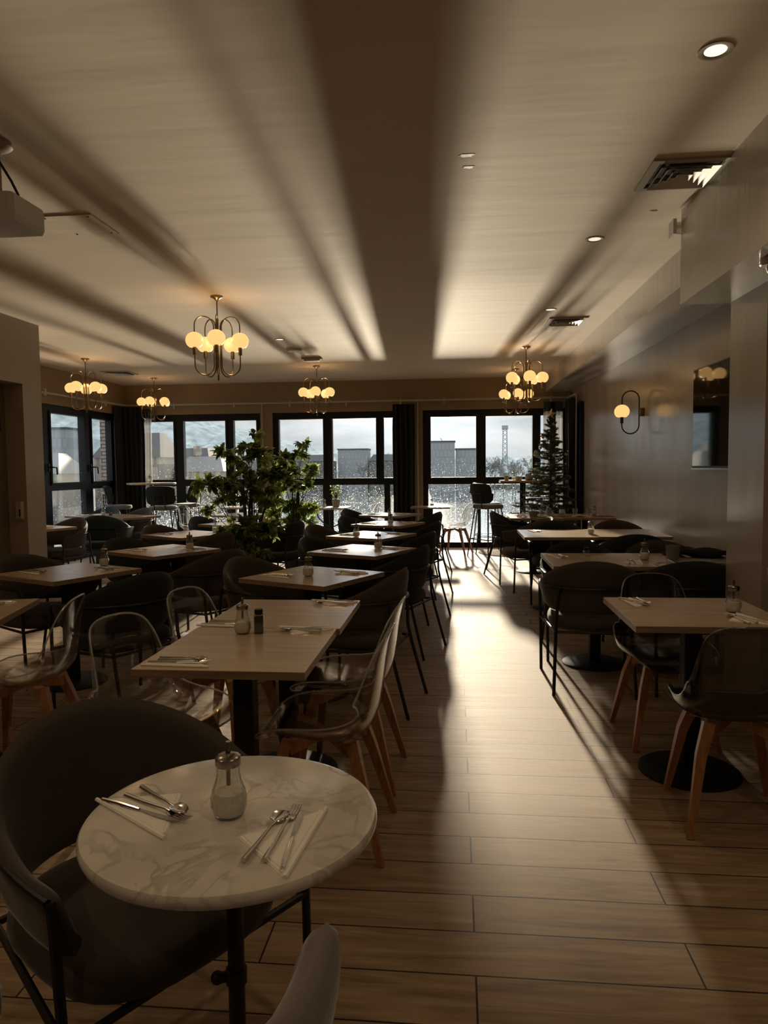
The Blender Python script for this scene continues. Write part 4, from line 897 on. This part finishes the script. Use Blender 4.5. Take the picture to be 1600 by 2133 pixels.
# crowded table -------------------------------------------------------------
def cup(x, y, z, r, h, mat, label, name='cup', cat='cup', group=None):
    m = MB(); m.lathe([(.001, 0), (r*.72, 0), (r*.85, h*.3), (r, h), (r*.92, h), (r*.78, h*.3), (.001, h*.12)], 28, (x, y, z)); return tag(m.build(name, mat), label, cat, group)
cup(1.0, 9.50, .75, .062, .085, 'greyceramic', 'brown bowl-like cup at the near edge of the crowded table', 'bowl', 'bowl')
gl = [(1.03, 9.75, 'leftmost glass tumbler on the crowded table beside the bowl'), (1.13, 9.72, 'glass tumbler second from left on the crowded table'), (1.24, 9.86, 'glass tumbler before the tree trunk on the crowded table'),
      (1.58, 9.80, 'glass tumbler in the middle of the wall half of crowded table'), (1.74, 9.75, 'left glass tumbler of the pair nearest the wall'), (1.80, 9.66, 'right glass tumbler of the pair nearest the wall')]
for x, y, lb in gl:
    m = MB(); m.lathe([(.001, 0), (.026, 0), (.034, .10), (.032, .10), (.0245, .008), (.001, .008)], 24, (x, y, .75)); tag(m.build('tumbler', 'glass'), lb, 'glass', 'tumblers on the crowded table')
m = MB(); m.lathe([(.001, 0), (.04, 0), (.062, .045), (.055, .09), (.05, .09), (.056, .045), (.001, .01)], 28, (1.22, 9.62, .75)); tag(m.build('glass_bowl', 'glass'), 'rounded glass bowl among the tumblers on the crowded table', 'bowl')
t = thing('candle_holder', 'pinkish square candle holder in the middle of the crowded table', 'candle holder', (1.40, 9.72, .75), .3)
m = MB(); m.lathe([(.001, 0), (.028, 0), (.045, .045), (.036, .09), (.030, .09), (.038, .045), (.001, .01)], 5); m.build('holder', 'ceramic', t, False)
m = MB(); m.lathe([(.001, .01), (.022, .01), (.022, .05), (.001, .052)], 16); m.build('candle', 'napkin', t)
def crumple(x, y, z, sx, sy, h, mat, label, name='crumpled_napkin', cat='napkin', seed=1, group=None):
    rnd = random.Random(seed); ph = [rnd.uniform(0, 6) for _ in range(4)]; G = []
    for i in range(13):
        row = []
        for j in range(13):
            u, v = i/12*2-1, j/12*2-1; e = max(0, 1-(u*u+v*v)*.6)
            row.append((x+sx*u*(1+.1*math.sin(4*v+ph[0])), y+sy*v*(1+.1*math.sin(4*u+ph[1])), z+.003+h*e*(.5+.25*math.sin(5*u+ph[2])+.25*math.sin(6*v+ph[3]))))
        G.append(row)
    m = MB(); m.slab(G, .003); return tag(m.build(name, mat), label, cat, group)
crumple(.86, 9.55, .75, .06, .05, .07, 'napkin', 'crumpled cream napkin at the aisle corner of the crowded table', seed=2)
crumple(1.38, 9.58, .75, .11, .06, .06, 'greyceramic', 'crumpled brown cloth napkin before the candle holder', seed=3)
crumple(1.60, 9.56, .75, .12, .05, .035, 'cork', 'flat crumpled tan napkin between the right tumblers', seed=4)
crumple(1.92, 9.60, .75, .11, .06, .03, 'greyceramic', 'flat crumpled brown napkin near the wall', seed=5)
for k, (x, y) in enumerate(((1.12, 9.55), (1.64, 9.66))):
    m = MB(); m.lathe([(.001, 0), (.06, 0), (.085, .012), (.083, .014), (.06, .004), (.001, .004)], 36, (x, y, .75)); tag(m.build('saucer', 'ceramic'), ['small plate under the left tumblers of the crowded table', 'small plate under the right tumblers of the crowded table'][k], 'plate')
for k, (x, y, r, h, nm, lb) in enumerate(((.80, 11.62, .042, .075, 'cup', 'left cup on the right tall bar table'), (.99, 11.60, .062, .06, 'bowl', 'wide bowl on the right tall bar table'), (1.14, 11.60, .050, .085, 'cup', 'right cup on the right tall bar table beside the tree'))):
    cup(x, y, 1.195, r, h, 'ceramic', lb, nm, nm)
t = thing('potted_plant', 'small leafy plant in a pale pot on the middle window table', 'potted plant', (-1.97, 11.72, .775))
m = MB(); m.lathe([(.001, 0), (.055, 0), (.07, .12), (.062, .12), (.05, .10), (.001, .10)], 24); m.build('pot', 'pot', t)
def leaf_into(m, p, d, up, L_, W_, fold=.25):
    d = d.normalized(); s = d.cross(up); s = s.normalized() if s.length > 1e-4 else Vector((1, 0, 0)); n = s.cross(d)
    q = lambda a, b, c: tuple(p+d*a*L_+s*b*W_+n*c*W_)
    m.add([q(0, 0, 0), q(.35, .5, fold), q(.7, .38, fold*.5), q(1, 0, -.25), q(.7, -.38, fold*.5), q(.35, -.5, fold), q(.4, 0, 0), q(.72, 0, -.05)],
          [(0, 1, 6), (1, 2, 7, 6), (2, 3, 7), (3, 4, 7), (4, 5, 6, 7), (5, 0, 6)])
def rdir(rnd): 
    while True:
        v = Vector((rnd.uniform(-1, 1), rnd.uniform(-1, 1), rnd.uniform(-1, 1)))
        if .05 < v.length < 1: return v.normalized()
rnd = random.Random(5); m = MB()
for i in range(120):
    a = rnd.uniform(0, 2*PI); r = rnd.uniform(0, .09); z = rnd.uniform(.12, .34); p = Vector((r*math.cos(a), r*math.sin(a), z)); leaf_into(m, p, rdir(rnd)+Vector((0, 0, .4)), Vector((0, 0, 1)), .05, .022)
m.build('foliage', 'leaf', t, angle=60)
m = MB()
for i in range(7): a = i; m.tube([(0, 0, .09), (.03*math.cos(a), .03*math.sin(a), .2), (.06*math.cos(a), .06*math.sin(a), .3)], .002, 5)
m.build('stems', 'bark', t)

# ------------------------------------------------------------------ ficus plants
def ficus(x, y, blobs, label, seed, dens=1.0, lv=.085):
    rnd = random.Random(seed); t = thing('ficus', label, 'plant', (x, y, 0))
    m = MB(); m.lathe([(.001, 0), (.13, 0), (.17, .30), (.155, .30), (.15, .27), (.001, .27)], 32); m.build('planter', 'darkpot', t)
    m = MB(); m.lathe([(.001, .272), (.149, .272)], 24, cap=False); m.build('soil', 'soil', t)
    st = MB(); lf = MB()
    roots = [(-.03, 0), (.02, .02), (.035, -.02)]
    def path(b, k):
        x0, y0 = roots[k % 3]; bx, by, bz, r = b; P = []
        for i in range(9):
            f = i/8; lat = f**1.8; P.append((x0*(1-lat)+bx*lat+.012*math.sin(f*9+k), y0*(1-lat)+by*lat+.012*math.cos(f*7+k), .27+(bz-.27)*(f**.85)))
        return P
    tz = max(b[2] for b in blobs)
    for k, (x0, y0) in enumerate(roots): st.tube([(x0, y0, .26), (x0*1.3, y0*1.5, .6), (x0*.9, y0, 1.0), (x0*1.5+.01, y0, 1.3), (x0+.02, y0, tz-.25)], [.014, .012, .011, .008, .004], 7)
    for k, b in enumerate(blobs):
        b = (b[0], rnd.uniform(-.12, .12)*(1 if b[2] > .9 else 1.4), b[1], b[2]); P = path((b[0], b[1], b[2], b[3]), k)
        st.tube(P[3:], [.0065, .006, .005, .004, .003, .002], 6)
        n = int(dens*(b[3]/.1)**2*78)
        for i in range(max(n//9, 3)):                      # twigs with leaves set along them
            d = rdir(rnd); d.z = d.z*.5+.05; e = Vector((b[0], b[1], b[2]))+Vector((d.x, d.y*.8, d.z))*b[3]*rnd.uniform(.7, 1.15); c0 = Vector((b[0], b[1], b[2]-b[3]*.2)); 
            e.z -= .02
            st.tube([tuple(c0), tuple((c0+e)/2+Vector((0, 0, .015))), tuple(e)], [.0025, .002, .001], 5)
            for q in range(9):
                f = .25+.75*q/8; p = c0.lerp(e, f)+Vector((0, 0, .015*math.sin(f*PI))); dd = (e-c0).normalized()+rdir(rnd)*.85+Vector((0, 0, -.25)); leaf_into(lf, p, dd, Vector((rnd.uniform(-.4, .4), rnd.uniform(-.4, .4), 1)), lv*rnd.uniform(.7, 1.1), lv*.52)
    st.build('stems', 'bark', t); lf.build('foliage', 'leaf', t, angle=60)
k1 = .0047
B1 = [((a-505)*k1, 1.42-(b-974)*k1, c*k1) for a, b, c in ((525, 903, 15), (520, 932, 24), (455, 935, 24), (482, 955, 24), (545, 948, 28), (562, 985, 28), (432, 1003, 26), (400, 1010, 14), (468, 1005, 28), (508, 985, 24),
      (545, 1018, 32), (585, 995, 22), (448, 1040, 26), (424, 1062, 16), (485, 1035, 18), (565, 1042, 22), (592, 958, 18), (505, 1098, 40), (542, 1108, 32), (462, 1108, 26), (500, 1138, 30), (560, 1092, 20), (528, 1160, 22), (482, 1165, 20))]
ficus(-2.09, 7.05, B1, 'tall potted ficus among the tables left of centre, the larger one', 11)
k2 = .0062
B2_ = [((a-610)*k2, 1.42-(b-974)*k2, c*k2) for a, b, c in ((630, 922, 14), (618, 945, 20), (582, 950, 20), (575, 975, 20), (603, 980, 22), (640, 978, 20), (655, 990, 12), (600, 1010, 22), (638, 1008, 18), (578, 1012, 16),
      (588, 1050, 22), (615, 1060, 26), (645, 1058, 20), (600, 1082, 20), (572, 1066, 16), (636, 1084, 15))]
ficus(-2.11, 9.3, B2_, 'potted ficus nearer the windows, the smaller sunlit one', 12, 1.0, .09)

# ------------------------------------------------------------------ Christmas tree
tx, ty = 1.50, 11.72
t = thing('christmas_tree', 'sparse decorated Christmas tree in the far right corner', 'christmas tree', (tx, ty, 0))
rnd = random.Random(21); tr = MB(); nd = MB(); tips = []
tr.tube([(0, 0, .05), (0, 0, 1.2), (.005, 0, 2.15)], [.03, .02, .006], 10)
zz = .42; k = 0
for zz in sorted(rnd.uniform(0, 1)**1.15*1.7+.42 for _ in range(165)):
    f = (zz-.42)/1.7; Rr = .62*(1-f)**.95+.05; k += 1; n = 1
    for i in range(n):
        a = k*2.4+rnd.uniform(-.3, .3); L_ = Rr*rnd.uniform(.6, 1.15); d = Vector((math.cos(a), math.sin(a), 0))
        if tx+d.x*L_ > 1.86: L_ = max(.1, (1.86-tx)/d.x)
        p0 = Vector((0, 0, zz)); p1 = p0+d*L_*.55+Vector((0, 0, .01)); p2 = p0+d*L_+Vector((0, 0, rnd.uniform(-.03, .10)))
        tr.tube([tuple(p0), tuple(p1), tuple(p2)], [.006, .004, .0018], 5); tips.append((p0, p1, p2))
        side = d.cross(Vector((0, 0, 1)))
        tw = [(p0.lerp(p1, .3), p1, 1.0), (p1, p2, 1.0)]
        for s_ in (-1, 1):
            for q in (.35, .6, .8): c0 = p0.lerp(p2, q); tw.append((c0, c0+(d*.6+side*s_)*L_*(.36-.18*q)+Vector((0, 0, .01)), .8))
        for c0, c1, w in tw:
            ln = (c1-c0).length; m_ = max(3, int(ln/.0085)); ax = (c1-c0).normalized()
            if w < 1: tr.tube([tuple(c0), tuple(c1)], [.0025, .001], 4)
            for j in range(m_):
                for h_ in range(6):
                    dd = (rdir(rnd)+ax*.8).normalized(); p = c0+(c1-c0)*(j+rnd.random())/m_; e = p+dd*.032; s = dd.cross(ax); s = (s.normalized() if s.length > .01 else side)*.0034
                    nd.add([tuple(p-s), tuple(p+s), tuple(e)], [(0, 1, 2)])
tr.build('trunk', 'bark', t); nd.build('needles', 'fir', t, False)
m = MB(); m.lathe([(.001, 0), (.15, 0), (.17, .28), (.155, .28), (.001, .25)], 28); m.build('pot', 'darkpot', t)
bb = MB(); bb.sphere((0, 0, -.035), .028, 16, 10); 
o = bb.build('bauble', 'bauble'); cap = MB(); cap.lathe([(.007, -.009), (.007, -.001), (.001, 0)], 8); cap.build('cap', 'lid', o)
bp_ = Proto(tag(o, 'pale round bauble hanging on the Christmas tree', 'ornament'))
gb = MB(); gb.sphere((0, 0, -.03), .022, 14, 8); o = gb.build('bauble', 'goldb'); cap = MB(); cap.lathe([(.006, -.009), (.006, -.001), (.001, 0)], 8); cap.build('cap', 'lid', o)
gp_ = Proto(tag(o, 'small gold bauble hanging on the Christmas tree', 'ornament'))
ch_ = rnd.sample([q for q in tips if q[2].y < .25], 34)
for i, (p0, p1, p2) in enumerate(ch_):
    p = p1.lerp(p2, rnd.uniform(.4, .98)); q = (tx+p.x, ty+p.y, p.z-.004)
    if i % 2: bp_.put(q, 0, 'pale round bauble hanging on the Christmas tree', 'pale baubles on the tree')
    else: gp_.put(q, 0, 'small gold bauble hanging on the Christmas tree', 'gold baubles on the tree')
m = MB(); P = []
for k in range(10): a = PI/2+k*PI/5; r = .095 if k % 2 == 0 else .040; P.append((r*math.cos(a), r*math.sin(a)))
rings = [[(x*.2, -.016, y*.2) for x, y in P], [(x, 0, y) for x, y in P], [(x*.2, .016, y*.2) for x, y in P]]
m.loft(rings); tag(m.build('star_ornament', 'star', None, False, loc=(tx+.005, ty, 2.24), rot=(0, .15, 0)), 'pale five pointed star on top of the Christmas tree', 'ornament')

# ------------------------------------------------------------------ outside
mb = MB(); mb.box((-700, 13.6, -9.4), (700, 900, -9.0)); struct('ground_water', mb, 'water')
# pale brick pier outside the corner
mb = MB(); mb.box((-6.40, 12.50, -9), (-6.27, 12.85, 3.4)); o = mb.build('brick_pier', 'brick', None, False); tag(o, 'pale brick pier outside the left side window', 'pillar')
def rectb(x, y, w, d_, z0, z1, name, mat, label, cat='building', rz=0, roof=None, rh=3, group=None):
    t = thing(name, label, cat, (x, y, z0), rz, group)
    m = MB(); m.box((-w/2, -d_/2, 0), (w/2, d_/2, z1-z0)); m.build('walls', mat, t, False)
    h = z1-z0; m = MB()
    if roof: m.loft([[(-w/2-.4, -d_/2-.4, h), (w/2+.4, -d_/2-.4, h), (w/2+.4, d_/2+.4, h), (-w/2-.4, d_/2+.4, h)], [(-w/2+1.5, -d_*.12, h+rh), (w/2-1.5, -d_*.12, h+rh), (w/2-1.5, d_*.12, h+rh), (-w/2+1.5, d_*.12, h+rh)]]); m.build('roof', roof, t, False)
    else: m.box((-w/2-.3, -d_/2-.3, h), (w/2+.3, d_/2+.3, h+.5)); m.build('parapet', 'roof', t, False)
    if roof:
        m = MB(); m.box((-w*.2-.6, -.6, h+rh*.3), (-w*.2+.6, .6, h+rh+2)); m.build('chimney', 'facadeB', t, False)
    return t
Z0 = -9
rectb(-6.0, 310, 11, 12, Z0, 11.8, 'apartment_tower', 'facadeA', 'grey concrete tower block in the left pane of right window')
rectb(4.6, 312, 9.5, 12, Z0, 8.6, 'apartment_block', 'facadeA', 'lower grey slab block attached to the tower across the water')
rectb(-48, 340, 14, 12, Z0, 9.8, 'apartment_block', 'facadeA', 'grey block on the far bank seen in the middle window')
rectb(-67, 330, 22, 12, Z0, 4.5, 'warehouse', 'facadeB', 'long low building on the far bank left of middle window', roof='roof', rh=3)
rectb(-32, 338, 16, 12, Z0, 4.5, 'warehouse', 'facadeB', 'low building on the far bank behind the black curtain', roof='roof', rh=3)
# left bank: quay, houses
mb = MB(); mb.prism([(-42, 95), (-38, 150), (-75, 300), (-500, 300), (-500, 20), (-36, 28), (-39, 60)], Z0, -6.6); struct('ground_bank', mb, 'quay')
mb = MB(); mb.prism([(-260, 345), (260, 345), (400, 600), (-400, 600)], Z0, -7.2); struct('ground_shore', mb, 'quay')
rectb(-58, 128, 12, 11, -6.6, 3.6, 'town_house', 'facadeB', 'stone house with slate roof seen right of the left corner curtain', roof='roof', rh=4.5)
rectb(-47, 133, 9, 10, -6.6, 1.0, 'town_house', 'facadeB', 'low stone house right of the taller one at the quay', roof='whiteroof', rh=2.8)
rectb(-64, 170, 12, 10, -6.6, 3.0, 'town_house', 'facadeB', 'house with dark roof in the middle pane of left far window', roof='roof', rh=3.5)
rectb(-52, 180, 14, 9, -6.6, .5, 'town_house', 'facadeB', 'low quay house behind the larger ficus', roof='roof', rh=3)
rectb(-62, 102, 10, 14, -6.6, 1.0, 'town_house', 'facadeB', 'pale rendered house in the left side window', roof='whiteroof', rh=3, rz=.2)
rectb(-72, 118, 13, 10, -6.6, .5, 'town_house', 'facadeB', 'long bright roofed house in the left side window', roof='whiteroof', rh=3.2, rz=.1)
rectb(-118, 205, 11, 10, -6.6, 13.5, 'apartment_tower', 'facadeA', 'slim tower block in the left side window')
def ridge(name, pts, y, depth, label, mat='hill', z0=-9, seed=1, rough=1.0):
    rnd_ = random.Random(seed); G = []; X = [p[0] for p in pts]
    def hh(x):
        for (x0, z0_), (x1, z1_) in zip(pts, pts[1:]):
            if x0 <= x <= x1: f = (x-x0)/(x1-x0); return z0_+(z1_-z0_)*f
        return pts[-1][1]
    n = 260; cols = []
    jit = [rnd_.uniform(-1, 1)*rough for _ in range(n+1)]
    for i in range(n+1):
        x = X[0]+(X[-1]-X[0])*i/n; h_ = hh(x)+jit[i]+.8*math.sin(x*.21)
        cols.append([(x, y, z0), (x, y+depth*.15, z0+(h_-z0)*.55+jit[(i*7) % n]*.7), (x, y+depth*.4, z0+(h_-z0)*.85+jit[(i*3) % n]*.7), (x, y+depth*.7, h_), (x, y+depth*.72, z0)])
    m = MB(); m.grid(cols); o = m.build(name, mat, None, False); tag(o, label, 'hill', kind='structure'); return o
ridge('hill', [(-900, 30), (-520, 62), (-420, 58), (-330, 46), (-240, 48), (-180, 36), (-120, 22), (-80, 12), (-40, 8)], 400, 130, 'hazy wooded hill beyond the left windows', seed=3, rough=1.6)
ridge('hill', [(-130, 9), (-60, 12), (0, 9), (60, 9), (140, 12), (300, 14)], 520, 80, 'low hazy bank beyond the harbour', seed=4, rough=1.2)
rnd = random.Random(9)
def bare_tree(x, y, z0, h_, label, seed):
    r_ = random.Random(seed); t = thing('bare_tree', label, 'tree', (x, y, z0), 0, 'bare trees on the far bank'); m = MB()
    def br(p, d, L_, r, n):
        e = p+d*L_; m.tube([tuple(p), tuple(p.lerp(e, .5)+Vector((r_.uniform(-.05, .05)*L_, 0, 0))), tuple(e)], [max(r, .07), max(r*.8, .07), max(r*.55, .06)], 3)
        if n > 0:
            for _ in range(4): br(p.lerp(e, r_.uniform(.5, 1)), (d+rdir(r_)*.75).normalized(), L_*.62, r*.5, n-1)
    br(Vector((0, 0, 0)), Vector((0, 0, 1)), h_*.42, .35, 4)
    m.build('branches', 'bare', t)
for k, (x, h_, lb) in enumerate(((14, 17, 'leftmost bare tree on the far bank in the right window'), (20, 19, 'bare tree left of the harbour crane'), (26, 16, 'bare tree right of the harbour crane'), (31, 17, 'rightmost bare tree in the right window pane'),
        (-56, 15, 'bare tree left of the grey block in middle window'), (-75, 16, 'bare tree at the left of the middle window'), (-28, 15, 'bare tree in the narrow pane beside the curtain'),
        (9.5, 14, 'low bare tree right of the slab block'), (17, 15, 'small bare tree among the taller ones left of the crane'), (23, 15, 'small bare tree just right of the crane foot'), (35.5, 15, 'bare tree by the thin lamp mast'),
        (-62, 16, 'bare tree behind the long low warehouse'), (-83, 17, 'bare tree at the far left of the middle window'), (-40, 15, 'bare tree between the grey block and the curtain'))):
    bare_tree(x, 296+(k % 3)*13, Z0, h_, lb, 40+k)
t = thing('harbour_crane', 'tall lattice harbour crane tower in the right window', 'crane', (26, 390, Z0))
m = MB()
for sx in (-1, 1):
    for sy in (-1, 1): m.tube([(sx*3.0, sy*3.0, 0), (sx*1.2, sy*1.2, 14), (sx*1.0, sy*1.0, 31)], .22, 4, square=True)
for i in range(12):
    z = 3+i*2.3; w = 2.6-1.6*min(1, z/14) if z < 14 else 1.05
    m.tube([(-w, -w, z), (w, -w, z+2)], .12, 4); m.tube([(w, -w, z), (-w, -w, z+2)], .12, 4)
m.build('tower', 'crane', t); m = MB(); m.tube([(1, 0, 17), (-2.5, 0, 8)], .3, 4); m.box((-1.6, -1.6, 30), (1.6, 1.6, 32)); m.build('jib', 'crane', t)
for x, y, h_, lb in ((-9.5, 600, 25, 'thin distant crane jib above the tower block'), (42, 330, 12, 'thin lamp mast on the far bank in right window')):
    m = MB(); m.tube([(x, y, Z0), (x, y, h_-6), (x-3, y, h_)], .35, 5); tag(m.build('mast', 'crane'), lb, 'mast')
